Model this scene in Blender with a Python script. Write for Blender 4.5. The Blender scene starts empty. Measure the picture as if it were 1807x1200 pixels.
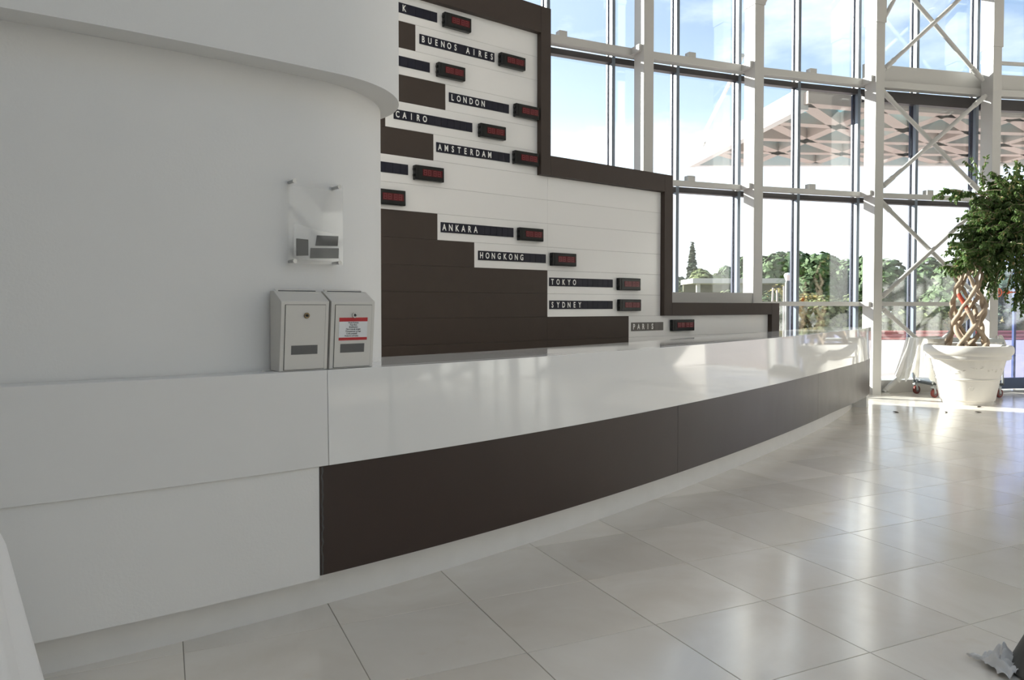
import bpy, bmesh, math, random
from math import sin, cos, pi, radians, sqrt, atan2, tan
from mathutils import Vector, Matrix
import numpy as np

random.seed(7)
C = bpy.context.scene.collection
SC = bpy.context.scene

# ------------------------------------------------------------------ camera
cam_d = bpy.data.cameras.new('camera')
cam = bpy.data.objects.new('camera', cam_d)
C.objects.link(cam)
F_PX = 1312.3
cam_d.sensor_width = 36.0
cam_d.lens = F_PX / 1807.0 * 36.0
cam_d.shift_y = -27.24 / 1807.0
cam_d.clip_start = 0.05
cam_d.clip_end = 1000
cam.location = (0, 0, 1.37)
cam.rotation_euler = (pi / 2 - 0.0238, 0, 0)
SC.camera = cam

# ------------------------------------------------------------------ world, sun, exposure
SUN_EL = radians(19.0)
SUN_H = Vector((-0.88, 0.47, 0)).normalized()
SUN_DIR = Vector((SUN_H.x * cos(SUN_EL), SUN_H.y * cos(SUN_EL), sin(SUN_EL)))


def N(nt, kind, **kw):
    n = nt.nodes.new(kind)
    for k, v in kw.items():
        if k.startswith('i_'):
            n.inputs[k[2:].replace('_', ' ')].default_value = v
        else:
            setattr(n, k, v)
    return n


def build_world():
    w = bpy.data.worlds.new('sky')
    SC.world = w
    w.use_nodes = True
    nt = w.node_tree
    nt.nodes.clear()
    L = nt.links.new
    out = N(nt, 'ShaderNodeOutputWorld')
    bg = N(nt, 'ShaderNodeBackground')
    bg.inputs['Strength'].default_value = 1.75
    tc = N(nt, 'ShaderNodeTexCoord')
    sep = N(nt, 'ShaderNodeSeparateXYZ')
    L(tc.outputs['Generated'], sep.inputs[0])
    ramp = N(nt, 'ShaderNodeValToRGB')
    cr = ramp.color_ramp
    cr.elements[0].position = 0.0
    cr.elements[0].color = (1.0, 1.02, 1.05, 1)
    cr.elements[1].position = 1.0
    cr.elements[1].color = (0.18, 0.25, 0.37, 1)
    for p, c in ((0.10, (0.95, 0.98, 1.02, 1)), (0.17, (0.64, 0.73, 0.86, 1)), (0.25, (0.33, 0.45, 0.63, 1)), (0.34, (0.21, 0.32, 0.50, 1)), (0.6, (0.19, 0.27, 0.40, 1))):
        e = cr.elements.new(p)
        e.color = c
    L(sep.outputs['Z'], ramp.inputs[0])
    # clouds: flattened noise over the dome
    mp = N(nt, 'ShaderNodeMapping')
    mp.inputs['Scale'].default_value = (1.6, 1.6, 4.2)
    mp.inputs['Location'].default_value = (0.4, 0.1, 0.2)
    L(tc.outputs['Generated'], mp.inputs[0])
    no = N(nt, 'ShaderNodeTexNoise', noise_dimensions='3D')
    no.inputs['Scale'].default_value = 2.1
    no.inputs['Detail'].default_value = 7
    no.inputs['Roughness'].default_value = 0.55
    L(mp.outputs[0], no.inputs['Vector'])
    r2 = N(nt, 'ShaderNodeValToRGB')
    r2.color_ramp.elements[0].position = 0.47
    r2.color_ramp.elements[0].color = (0, 0, 0, 1)
    r2.color_ramp.elements[1].position = 0.66
    r2.color_ramp.elements[1].color = (1, 1, 1, 1)
    L(no.outputs['Fac'], r2.inputs[0])
    mul = N(nt, 'ShaderNodeMath', operation='MULTIPLY')
    mul.inputs[1].default_value = 0.62
    L(r2.outputs[0], mul.inputs[0])
    mix = N(nt, 'ShaderNodeMix', data_type='RGBA')
    mix.inputs['B'].default_value = (0.92, 0.93, 0.96, 1)
    L(mul.outputs[0], mix.inputs['Factor'])
    L(ramp.outputs[0], mix.inputs['A'])
    # glow of the haze around the sun
    dot = N(nt, 'ShaderNodeVectorMath', operation='DOT_PRODUCT')
    dot.inputs[1].default_value = SUN_DIR
    L(tc.outputs['Generated'], dot.inputs[0])
    mx = N(nt, 'ShaderNodeMath', operation='MAXIMUM')
    mx.inputs[1].default_value = 0
    L(dot.outputs['Value'], mx.inputs[0])
    pw = N(nt, 'ShaderNodeMath', operation='POWER')
    pw.inputs[1].default_value = 1.7
    L(mx.outputs[0], pw.inputs[0])
    mix2 = N(nt, 'ShaderNodeMix', data_type='RGBA', blend_type='ADD')
    mix2.inputs['B'].default_value = (0.62, 0.62, 0.60, 1)
    L(pw.outputs[0], mix2.inputs['Factor'])
    L(mix.outputs['Result'], mix2.inputs['A'])
    L(mix2.outputs['Result'], bg.inputs[0])
    L(bg.outputs[0], out.inputs[0])


build_world()
sun_d = bpy.data.lights.new('sun', 'SUN')
sun_d.energy = 15.0
sun_d.angle = radians(0.6)
sun_d.color = (1.0, 0.95, 0.86)
sun = bpy.data.objects.new('sun', sun_d)
C.objects.link(sun)
sun.rotation_euler = SUN_DIR.to_track_quat('Z', 'Y').to_euler()
sun.location = SUN_DIR * 60

vs = SC.view_settings
SC.display_settings.display_device = 'sRGB'
vs.view_transform = 'Standard'
vs.look = 'None'
vs.exposure = 0.20
vs.gamma = 1.0
vs.use_curve_mapping = False
SC.cycles.max_bounces = 10
SC.cycles.diffuse_bounces = 6
SC.cycles.glossy_bounces = 5
SC.cycles.transparent_max_bounces = 24
SC.cycles.caustics_reflective = False
SC.cycles.caustics_refractive = False


# ------------------------------------------------------------------ materials
MATS = {}


def mat(name, col, rough=0.5, metal=0.0, spec=0.5, var=0.0, vscale=6.0, bump=0.0, bscale=60.0, rvar=0.0, objvar=0.0, emit=None, estr=0.0, coat=0.0, trans=0.0, thin=0.0):
    if name in MATS:
        return MATS[name]
    m = bpy.data.materials.new(name)
    m.use_nodes = True
    nt = m.node_tree
    L = nt.links.new
    b = nt.nodes['Principled BSDF']
    b.inputs['Base Color'].default_value = (*col, 1)
    b.inputs['Roughness'].default_value = rough
    b.inputs['Metallic'].default_value = metal
    b.inputs['Specular IOR Level'].default_value = spec
    b.inputs['Coat Weight'].default_value = coat
    b.inputs['Transmission Weight'].default_value = trans
    if emit:
        b.inputs['Emission Color'].default_value = (*emit, 1)
        b.inputs['Emission Strength'].default_value = estr
    tc = N(nt, 'ShaderNodeTexCoord')
    src = None
    if var or rvar:
        no = N(nt, 'ShaderNodeTexNoise')
        no.inputs['Scale'].default_value = vscale
        no.inputs['Detail'].default_value = 6
        L(tc.outputs['Object'], no.inputs['Vector'])
        if var:
            mx = N(nt, 'ShaderNodeMix', data_type='RGBA')
            mx.inputs['A'].default_value = (*[c * (1 - var) for c in col], 1)
            mx.inputs['B'].default_value = (*[min(1, c * (1 + var)) for c in col], 1)
            L(no.outputs['Fac'], mx.inputs['Factor'])
            src = mx.outputs['Result']
        if rvar:
            mr = N(nt, 'ShaderNodeMapRange')
            mr.inputs['To Min'].default_value = max(0.02, rough - rvar)
            mr.inputs['To Max'].default_value = rough + rvar
            L(no.outputs['Fac'], mr.inputs['Value'])
            L(mr.outputs[0], b.inputs['Roughness'])
    if objvar:
        oi = N(nt, 'ShaderNodeObjectInfo')
        hv = N(nt, 'ShaderNodeHueSaturation')
        mr2 = N(nt, 'ShaderNodeMapRange')
        mr2.inputs['To Min'].default_value = 1 - objvar
        mr2.inputs['To Max'].default_value = 1 + objvar
        L(oi.outputs['Random'], mr2.inputs['Value'])
        L(mr2.outputs[0], hv.inputs['Value'])
        if src:
            L(src, hv.inputs['Color'])
        else:
            hv.inputs['Color'].default_value = (*col, 1)
        src = hv.outputs[0]
    if src:
        L(src, b.inputs['Base Color'])
    if bump:
        nb = N(nt, 'ShaderNodeTexNoise')
        nb.inputs['Scale'].default_value = bscale
        nb.inputs['Detail'].default_value = 4
        L(tc.outputs['Object'], nb.inputs['Vector'])
        bp = N(nt, 'ShaderNodeBump')
        bp.inputs['Strength'].default_value = bump
        bp.inputs['Distance'].default_value = 0.01
        L(nb.outputs['Fac'], bp.inputs['Height'])
        L(bp.outputs[0], b.inputs['Normal'])
    if thin:
        tl = N(nt, 'ShaderNodeBsdfTranslucent')
        if src:
            L(src, tl.inputs[0])
        else:
            tl.inputs[0].default_value = (*col, 1)
        ms = N(nt, 'ShaderNodeMixShader')
        ms.inputs[0].default_value = thin
        L(b.outputs[0], ms.inputs[1])
        L(tl.outputs[0], ms.inputs[2])
        L(ms.outputs[0], nt.nodes['Material Output'].inputs[0])
    MATS[name] = m
    return m


def glass_mat(name, tint=(0.95, 0.98, 0.99), f0=0.095, rough=0.0, haze=0.0):
    """thin glazing: see-through with a mirror-like reflection that grows towards grazing angles"""
    m = bpy.data.materials.new(name)
    m.use_nodes = True
    nt = m.node_tree
    nt.nodes.clear()
    L = nt.links.new
    out = N(nt, 'ShaderNodeOutputMaterial')
    tr = N(nt, 'ShaderNodeBsdfTransparent')
    tr.inputs[0].default_value = (*tint, 1)
    gl = N(nt, 'ShaderNodeBsdfGlossy')
    gl.inputs['Roughness'].default_value = rough
    gl.inputs['Color'].default_value = (1, 1, 1, 1)
    geo = N(nt, 'ShaderNodeNewGeometry')
    dot = N(nt, 'ShaderNodeVectorMath', operation='DOT_PRODUCT')
    L(geo.outputs['Incoming'], dot.inputs[0])
    L(geo.outputs['Normal'], dot.inputs[1])
    ab = N(nt, 'ShaderNodeMath', operation='ABSOLUTE')
    L(dot.outputs['Value'], ab.inputs[0])
    om = N(nt, 'ShaderNodeMath', operation='SUBTRACT', use_clamp=True)
    om.inputs[0].default_value = 1.0
    L(ab.outputs[0], om.inputs[1])
    p5 = N(nt, 'ShaderNodeMath', operation='POWER')
    p5.inputs[1].default_value = 5.0
    L(om.outputs[0], p5.inputs[0])
    ma = N(nt, 'ShaderNodeMath', operation='MULTIPLY_ADD', use_clamp=True)
    ma.inputs[1].default_value = 1 - f0
    ma.inputs[2].default_value = f0
    L(p5.outputs[0], ma.inputs[0])
    mx = N(nt, 'ShaderNodeMixShader')
    L(ma.outputs[0], mx.inputs[0])
    L(tr.outputs[0], mx.inputs[1])
    L(gl.outputs[0], mx.inputs[2])
    last = mx.outputs[0]
    if haze:
        df = N(nt, 'ShaderNodeBsdfDiffuse')
        df.inputs[0].default_value = (0.85, 0.87, 0.88, 1)
        m2 = N(nt, 'ShaderNodeMixShader')
        m2.inputs[0].default_value = haze
        L(last, m2.inputs[1])
        L(df.outputs[0], m2.inputs[2])
        last = m2.outputs[0]
    L(last, out.inputs[0])
    MATS[name] = m
    return m


def tile_mat():
    m = bpy.data.materials.new('polished_stone')
    m.use_nodes = True
    nt = m.node_tree
    L = nt.links.new
    b = nt.nodes['Principled BSDF']
    b.inputs['Roughness'].default_value = 0.16
    b.inputs['Specular IOR Level'].default_value = 0.5
    geo = N(nt, 'ShaderNodeNewGeometry')
    oi = N(nt, 'ShaderNodeObjectInfo')
    add = N(nt, 'ShaderNodeVectorMath', operation='ADD')
    mulv = N(nt, 'ShaderNodeVectorMath', operation='SCALE')
    L(oi.outputs['Location'], mulv.inputs[0])
    mulv.inputs['Scale'].default_value = 3.7
    L(geo.outputs['Position'], add.inputs[0])
    L(mulv.outputs[0], add.inputs[1])
    no = N(nt, 'ShaderNodeTexNoise')
    no.inputs['Scale'].default_value = 1.6
    no.inputs['Detail'].default_value = 8
    no.inputs['Roughness'].default_value = 0.6
    no.inputs['Distortion'].default_value = 0.7
    L(add.outputs[0], no.inputs['Vector'])
    r = N(nt, 'ShaderNodeValToRGB')
    r.color_ramp.elements[0].position = 0.25
    r.color_ramp.elements[0].color = (0.74, 0.685, 0.605, 1)
    r.color_ramp.elements[1].position = 0.75
    r.color_ramp.elements[1].color = (0.87, 0.835, 0.775, 1)
    L(no.outputs['Fac'], r.inputs[0])
    # warm stains
    ns = N(nt, 'ShaderNodeTexNoise')
    ns.inputs['Scale'].default_value = 2.3
    ns.inputs['Detail'].default_value = 5
    L(add.outputs[0], ns.inputs['Vector'])
    rs = N(nt, 'ShaderNodeValToRGB')
    rs.color_ramp.elements[0].position = 0.66
    rs.color_ramp.elements[0].color = (0, 0, 0, 1)
    rs.color_ramp.elements[1].position = 0.78
    rs.color_ramp.elements[1].color = (0.55, 0.55, 0.55, 1)
    L(ns.outputs['Fac'], rs.inputs[0])
    mx = N(nt, 'ShaderNodeMix', data_type='RGBA')
    mx.inputs['B'].default_value = (0.66, 0.53, 0.37, 1)
    L(rs.outputs[0], mx.inputs['Factor'])
    L(r.outputs[0], mx.inputs['A'])
    hv = N(nt, 'ShaderNodeHueSaturation')
    mr = N(nt, 'ShaderNodeMapRange')
    mr.inputs['To Min'].default_value = 0.92
    mr.inputs['To Max'].default_value = 1.06
    L(oi.outputs['Random'], mr.inputs['Value'])
    L(mr.outputs[0], hv.inputs['Value'])
    L(mx.outputs['Result'], hv.inputs['Color'])
    L(hv.outputs[0], b.inputs['Base Color'])
    # worn polish
    nr = N(nt, 'ShaderNodeTexNoise')
    nr.inputs['Scale'].default_value = 5.0
    nr.inputs['Detail'].default_value = 8
    L(geo.outputs['Position'], nr.inputs['Vector'])
    mr2 = N(nt, 'ShaderNodeMapRange')
    mr2.inputs['To Min'].default_value = 0.10
    mr2.inputs['To Max'].default_value = 0.22
    L(nr.outputs['Fac'], mr2.inputs['Value'])
    L(mr2.outputs[0], b.inputs['Roughness'])
    MATS['polished_stone'] = m
    return m


def brown_mat():
    """dark brown laminate with vertical smudges in its polish"""
    m = bpy.data.materials.new('brown_laminate')
    m.use_nodes = True
    nt = m.node_tree
    L = nt.links.new
    b = nt.nodes['Principled BSDF']
    tc = N(nt, 'ShaderNodeTexCoord')
    mp = N(nt, 'ShaderNodeMapping')
    mp.inputs['Scale'].default_value = (4.3, 4.3, 1.7)
    mp.inputs['Location'].default_value = (3.1, 1.7, 0.6)
    L(tc.outputs['Object'], mp.inputs[0])
    no = N(nt, 'ShaderNodeTexNoise')
    no.inputs['Scale'].default_value = 1.3
    no.inputs['Detail'].default_value = 2
    L(mp.outputs[0], no.inputs['Vector'])
    r = N(nt, 'ShaderNodeValToRGB')
    r.color_ramp.elements[0].color = (0.043, 0.029, 0.024, 1)
    r.color_ramp.elements[1].color = (0.047, 0.032, 0.0265, 1)
    L(no.outputs['Fac'], r.inputs[0])
    L(r.outputs[0], b.inputs['Base Color'])
    mr = N(nt, 'ShaderNodeMapRange')
    mr.inputs['From Min'].default_value = 0.3
    mr.inputs['From Max'].default_value = 0.7
    mr.inputs['To Min'].default_value = 0.30
    mr.inputs['To Max'].default_value = 0.34
    n2 = N(nt, 'ShaderNodeTexNoise')
    n2.inputs['Scale'].default_value = 7.0
    n2.inputs['Detail'].default_value = 5
    mp2 = N(nt, 'ShaderNodeMapping')
    mp2.inputs['Scale'].default_value = (1.0, 1.0, 0.45)
    L(tc.outputs['Object'], mp2.inputs[0])
    L(mp2.outputs[0], n2.inputs['Vector'])
    L(n2.outputs['Fac'], mr.inputs['Value'])
    L(mr.outputs[0], b.inputs['Roughness'])
    b.inputs['Specular IOR Level'].default_value = 0.30
    MATS['brown_laminate'] = m
    return m


PLASTER = mat('white_plaster', (0.785, 0.778, 0.76), 0.75, var=0.02, vscale=3, bump=0.06, bscale=90)
LACQUER = mat('white_lacquer', (0.80, 0.795, 0.78), 0.04, var=0.015, vscale=2, rvar=0.012, spec=0.6)
PLINTH = mat('white_plinth_paint', (0.76, 0.752, 0.735), 0.6, var=0.05, vscale=9)
BOARD_W = mat('white_gloss_board', (0.83, 0.82, 0.80), 0.13, spec=0.5, rvar=0.03, objvar=0.012)
BROWN = brown_mat()
BOARD_D = mat('brown_board', (0.056, 0.042, 0.034), 0.45, spec=0.22, var=0.08, vscale=9)
FRAME_B = mat('brown_frame', (0.054, 0.040, 0.033), 0.5, spec=0.25, var=0.08, vscale=7)
BACKING = mat('dark_backing', (0.02, 0.018, 0.016), 0.8)
NAVY = mat('navy_flap', (0.011, 0.011, 0.022), 0.4, spec=0.25)
NAVY_GLARE = mat('navy_flap_glare', (0.10, 0.09, 0.08), 0.35)  # reflected glare on the PARIS flaps, painted into their colour
LETTER = mat('white_lettering', (0.85, 0.85, 0.82), 0.5)
CLOCK_B = mat('black_clock_plastic', (0.006, 0.0065, 0.0065), 0.18, spec=0.3)
CLOCK_F = mat('black_clock_bezel', (0.007, 0.008, 0.008), 0.2, spec=0.3)
CLOCK_R = mat('dark_red_filter', (0.085, 0.007, 0.010), 0.15, spec=0.3)
CLOCK_S = mat('dim_red_digit', (0.13, 0.010, 0.014), 0.3, emit=(0.8, 0.02, 0.05), estr=0.03)
STEEL_W = mat('white_painted_steel', (0.54, 0.532, 0.512), 0.4, spec=0.4, var=0.015)
RAILMAT = mat('white_painted_rail', (0.56, 0.552, 0.532), 0.35, spec=0.5)
ALU = mat('grey_aluminium_mullion', (0.17, 0.20, 0.24), 0.35, metal=0.3)
ALU_D = mat('dark_blue_gasket', (0.015, 0.02, 0.05), 0.4)
TRANSOM = mat('dark_transom', (0.045, 0.04, 0.042), 0.4)
DOORBLUE = mat('blue_grey_door_frame', (0.05, 0.075, 0.14), 0.35, metal=0.3)
GLASS = glass_mat('window_glass')
DOORGLASS = glass_mat('door_glass', (0.74, 0.80, 1.0))
ACRYLIC = glass_mat('clear_acrylic', (0.985, 0.985, 0.985), 0.012, haze=0.012)
CHROME = mat('brushed_steel', (0.42, 0.42, 0.42), 0.3, metal=1.0)
BOXWHITE = mat('white_enamel', (0.66, 0.64, 0.60), 0.35, spec=0.4)
DARKWIN = mat('dark_window_plate', (0.10, 0.10, 0.10), 0.12)
SHADOWGAP = mat('dark_gap', (0.03, 0.03, 0.03), 0.8)
BRASS = mat('dull_brass', (0.20, 0.16, 0.10), 0.35, metal=1.0)
RED = mat('red_print', (0.48, 0.02, 0.025), 0.5)
PAPER = mat('white_paper', (0.78, 0.79, 0.80), 0.7)
PAPER_F = glass_mat('clear_sheet', (0.97, 0.97, 0.97), 0.02, haze=0.10)
INK = mat('black_ink', (0.02, 0.02, 0.025), 0.6)
CARD_D = mat('dark_grey_card', (0.028, 0.028, 0.030), 0.45, var=0.1, vscale=60)
TILE = tile_mat()
GROUT = mat('grey_grout', (0.40, 0.37, 0.33), 0.8)
TERRA = mat('white_cast_pot', (0.74, 0.715, 0.67), 0.55, var=0.05, vscale=7, bump=0.08, bscale=40)
SOIL = mat('dark_soil', (0.05, 0.035, 0.025), 0.95, bump=0.6, bscale=40)
BARK = mat('pale_brown_bark', (0.40, 0.31, 0.225), 0.8, var=0.28, vscale=14, bump=0.4, bscale=45)
BARKRED = mat('red_tape', (0.38, 0.05, 0.02), 0.6)
LEAF = mat('ficus_leaf', (0.105, 0.175, 0.050), 0.33, var=0.5, vscale=3.0, spec=0.5, thin=0.35)
LEAF_Y = mat('dry_leaf', (0.36, 0.30, 0.12), 0.6, var=0.3, vscale=8)
DRYLEAF = mat('dry_fallen_leaf', (0.08, 0.055, 0.03), 0.8)
CLOTH = mat('white_cloth', (0.78, 0.78, 0.78), 0.85, var=0.02, bump=0.1, bscale=300)
POLY = None
TROLLEY = mat('dark_grey_steel', (0.07, 0.075, 0.075), 0.45, metal=0.4)
TROLLEY_L = mat('pale_galvanised_steel', (0.42, 0.44, 0.44), 0.4, metal=0.7)
REDWHEEL = mat('red_brown_rubber', (0.17, 0.03, 0.022), 0.5)
WHEELHUB = mat('grey_hub', (0.16, 0.13, 0.13), 0.5)
GREYPLASTIC = mat('grey_plastic', (0.11, 0.108, 0.102), 0.5)
ORANGE = mat('orange_vinyl', (0.85, 0.16, 0.05), 0.5)
PAVE = mat('pale_pink_paving', (0.52, 0.44, 0.42), 0.85, var=0.1, vscale=0.6)
REDKERB = mat('red_kerb_paint', (0.42, 0.10, 0.08), 0.7, var=0.15)
GRASS = mat('dry_grass_bank', (0.16, 0.165, 0.06), 0.95, var=0.5, vscale=0.5)
FOL1 = mat('pine_foliage', (0.075, 0.125, 0.045), 0.7, var=0.5, vscale=0.5)
FOL2 = mat('olive_foliage', (0.15, 0.18, 0.06), 0.7, var=0.45, vscale=0.6)
FOL3 = mat('cypress_foliage', (0.075, 0.10, 0.06), 0.8, var=0.4, vscale=0.8)
FOLY = mat('yellow_shrub_foliage', (0.34, 0.28, 0.09), 0.8, var=0.4, vscale=1.0)
TRUNK = mat('tree_trunk', (0.12, 0.085, 0.06), 0.9)
CONC = mat('pale_concrete', (0.52, 0.50, 0.45), 0.8, var=0.08)
RIB = mat('beige_canopy_rib', (0.55, 0.45, 0.40), 0.5)
CANWHITE = mat('white_canopy_edge', (0.80, 0.79, 0.77), 0.5)


def canopy_glass():
    m = bpy.data.materials.new('canopy_glass')
    m.use_nodes = True
    nt = m.node_tree
    nt.nodes.clear()
    L = nt.links.new
    out = N(nt, 'ShaderNodeOutputMaterial')
    oi = N(nt, 'ShaderNodeObjectInfo')
    r = N(nt, 'ShaderNodeValToRGB')
    r.color_ramp.interpolation = 'CONSTANT'
    r.color_ramp.elements[0].color = (0.20, 0.40, 0.44, 1)
    r.color_ramp.elements[1].position = 0.35
    r.color_ramp.elements[1].color = (0.34, 0.50, 0.53, 1)
    e = r.color_ramp.elements.new(0.6)
    e.color = (0.58, 0.78, 0.80, 1)
    e = r.color_ramp.elements.new(0.8)
    e.color = (0.33, 0.33, 0.33, 1)
    L(oi.outputs['Random'], r.inputs[0])
    tr = N(nt, 'ShaderNodeBsdfTranslucent')
    tp = N(nt, 'ShaderNodeBsdfTransparent')
    L(r.outputs[0], tr.inputs[0])
    L(r.outputs[0], tp.inputs[0])
    mx = N(nt, 'ShaderNodeMixShader')
    mx.inputs[0].default_value = 0.25
    L(tr.outputs[0], mx.inputs[1])
    L(tp.outputs[0], mx.inputs[2])
    L(mx.outputs[0], out.inputs[0])
    return m


def poly_sheet():
    m = bpy.data.materials.new('milky_polythene')
    m.use_nodes = True
    nt = m.node_tree
    nt.nodes.clear()
    L = nt.links.new
    out = N(nt, 'ShaderNodeOutputMaterial')
    df = N(nt, 'ShaderNodeBsdfPrincipled')
    df.inputs['Base Color'].default_value = (0.80, 0.78, 0.72, 1)
    df.inputs['Roughness'].default_value = 0.25
    tr = N(nt, 'ShaderNodeBsdfTranslucent')
    tr.inputs[0].default_value = (0.82, 0.80, 0.73, 1)
    tp = N(nt, 'ShaderNodeBsdfTransparent')
    m1 = N(nt, 'ShaderNodeMixShader')
    m1.inputs[0].default_value = 0.5
    L(df.outputs[0], m1.inputs[1])
    L(tr.outputs[0], m1.inputs[2])
    m2 = N(nt, 'ShaderNodeMixShader')
    m2.inputs[0].default_value = 0.12
    L(m1.outputs[0], m2.inputs[1])
    L(tp.outputs[0], m2.inputs[2])
    L(m2.outputs[0], out.inputs[0])
    return m


CANGLASS = canopy_glass()
POLY = poly_sheet()


# ------------------------------------------------------------------ mesh helpers
class MB:
    def __init__(self):
        self.v = []
        self.f = []
        self.sm = []

    def add(self, vs, fs, smooth=False):
        o = len(self.v)
        self.v += [tuple(p) for p in vs]
        self.f += [tuple(i + o for i in f) for f in fs]
        self.sm += [smooth] * len(fs)
        return self

    def hexa(self, p):
        """8 corners: bottom ring 0-3 counter-clockwise from above, top ring 4-7"""
        return self.add(p, [(3, 2, 1, 0), (4, 5, 6, 7), (0, 1, 5, 4), (1, 2, 6, 5), (2, 3, 7, 6), (3, 0, 4, 7)])

    def box(self, x0, x1, y0, y1, z0, z1):
        return self.hexa([(x0, y0, z0), (x1, y0, z0), (x1, y1, z0), (x0, y1, z0), (x0, y0, z1), (x1, y0, z1), (x1, y1, z1), (x0, y1, z1)])

    def bar(self, a, b, w, h, up=(0, 0, 1)):
        a, b = Vector(a), Vector(b)
        d = (b - a).normalized()
        u = Vector(up)
        s = d.cross(u)
        if s.length < 1e-4:
            s = d.cross(Vector((1, 0, 0)))
        s.normalize()
        u = s.cross(d)
        s = s * (w / 2)
        u = u * (h / 2)
        return self.hexa([a - s - u, a + s - u, b + s - u, b - s - u, a - s + u, a + s + u, b + s + u, b - s + u])

    def tube(self, pts, r, n=10, caps=True):
        pts = [Vector(p) for p in pts]
        m = len(pts)
        rs = r if isinstance(r, (list, tuple)) else [r] * m
        prev = None
        vs = []
        for i, p in enumerate(pts):
            d = (pts[min(i + 1, m - 1)] - pts[max(i - 1, 0)]).normalized()
            if prev is None:
                a = Vector((0, 0, 1)) if abs(d.z) < 0.9 else Vector((1, 0, 0))
                u = d.cross(a).normalized()
            else:
                u = (prev - d * prev.dot(d)).normalized()
            w = d.cross(u)
            prev = u
            for k in range(n):
                t = 2 * pi * k / n
                vs.append(p + (u * cos(t) + w * sin(t)) * rs[i])
        fs = []
        for i in range(m - 1):
            for k in range(n):
                fs.append((i * n + k, i * n + (k + 1) % n, (i + 1) * n + (k + 1) % n, (i + 1) * n + k))
        self.add(vs, fs, True)
        if caps:
            o = len(self.v) - len(vs)
            self.f.append(tuple(o + k for k in reversed(range(n))))
            self.f.append(tuple(o + (m - 1) * n + k for k in range(n)))
            self.sm += [False, False]
        return self

    def lathe(self, prof, n=48, c=(0, 0, 0)):
        vs = []
        for r, z in prof:
            for k in range(n):
                t = 2 * pi * k / n
                vs.append((c[0] + r * cos(t), c[1] + r * sin(t), c[2] + z))
        fs = []
        for i in range(len(prof) - 1):
            for k in range(n):
                fs.append((i * n + k, i * n + (k + 1) % n, (i + 1) * n + (k + 1) % n, (i + 1) * n + k))
        self.add(vs, fs, True)
        o = len(self.v) - len(vs)
        if prof[0][0] > 1e-5:
            self.f.append(tuple(o + k for k in reversed(range(n))))
            self.sm.append(False)
        if prof[-1][0] > 1e-5:
            self.f.append(tuple(o + (len(prof) - 1) * n + k for k in range(n)))
            self.sm.append(False)
        return self

    def cyl(self, a, b, r, n=16):
        return self.tube([a, b], r, n)

    def sweep(self, rings, closed_ring=True, caps=True, smooth=False):
        """rings: list of equal-length vertex rings"""
        n = len(rings[0])
        vs = [p for r in rings for p in r]
        fs = []
        for i in range(len(rings) - 1):
            for k in range(n if closed_ring else n - 1):
                k2 = (k + 1) % n
                fs.append((i * n + k, (i + 1) * n + k, (i + 1) * n + k2, i * n + k2))
        self.add(vs, fs, smooth)
        if caps and closed_ring:
            o = len(self.v) - len(vs)
            self.f.append(tuple(o + k for k in range(n)))
            self.f.append(tuple(o + (len(rings) - 1) * n + k for k in reversed(range(n))))
            self.sm += [False, False]
        return self

    def mesh(self, name, inv=None, sharp=radians(35)):
        me = bpy.data.meshes.new(name)
        v = self.v
        if inv is not None:
            v = [tuple(inv @ Vector(p)) for p in v]
        me.from_pydata(v, [], self.f)
        if any(self.sm):
            me.polygons.foreach_set('use_smooth', self.sm)
            me.set_sharp_from_angle(angle=sharp)
        bm = bmesh.new()
        bm.from_mesh(me)
        bmesh.ops.recalc_face_normals(bm, faces=bm.faces)
        bm.to_mesh(me)
        bm.free()
        me.update()
        return me

    def build(self, name, material, parent=None, local=False, bevel=0.0, sharp=radians(35), loc=None):
        """vertices are in world space unless local=True (then in the parent's space)"""
        inv = None
        if parent is not None and not local:
            inv = world_of(parent).inverted()
        if parent is None and loc is not None:
            inv = Matrix.Translation(Vector(loc)).inverted()
        o = bpy.data.objects.new(name, self.mesh(name, inv, sharp))
        C.objects.link(o)
        if loc is not None:
            o.location = loc
        if material is not None:
            o.data.materials.append(material)
        if parent is not None:
            o.parent = parent
        if bevel:
            md = o.modifiers.new('bevel', 'BEVEL')
            md.width = bevel
            md.segments = 2
            md.limit_method = 'ANGLE'
        return o


def world_of(o):
    m = Matrix.LocRotScale(o.location, o.rotation_euler, None)
    return (world_of(o.parent) @ m) if o.parent else m


def tag(o, label, cat, group=None, kind=None):
    o['label'] = label
    if cat:
        o['category'] = cat
    if group:
        o['group'] = group
    if kind:
        o['kind'] = kind
    return o


def thing(name, label, cat, loc=(0, 0, 0), rotz=0.0, group=None, kind=None):
    o = bpy.data.objects.new(name, None)
    C.objects.link(o)
    o.empty_display_size = 0.1
    o.location = loc
    o.rotation_euler = (0, 0, rotz)
    return tag(o, label, cat, group, kind)


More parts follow.
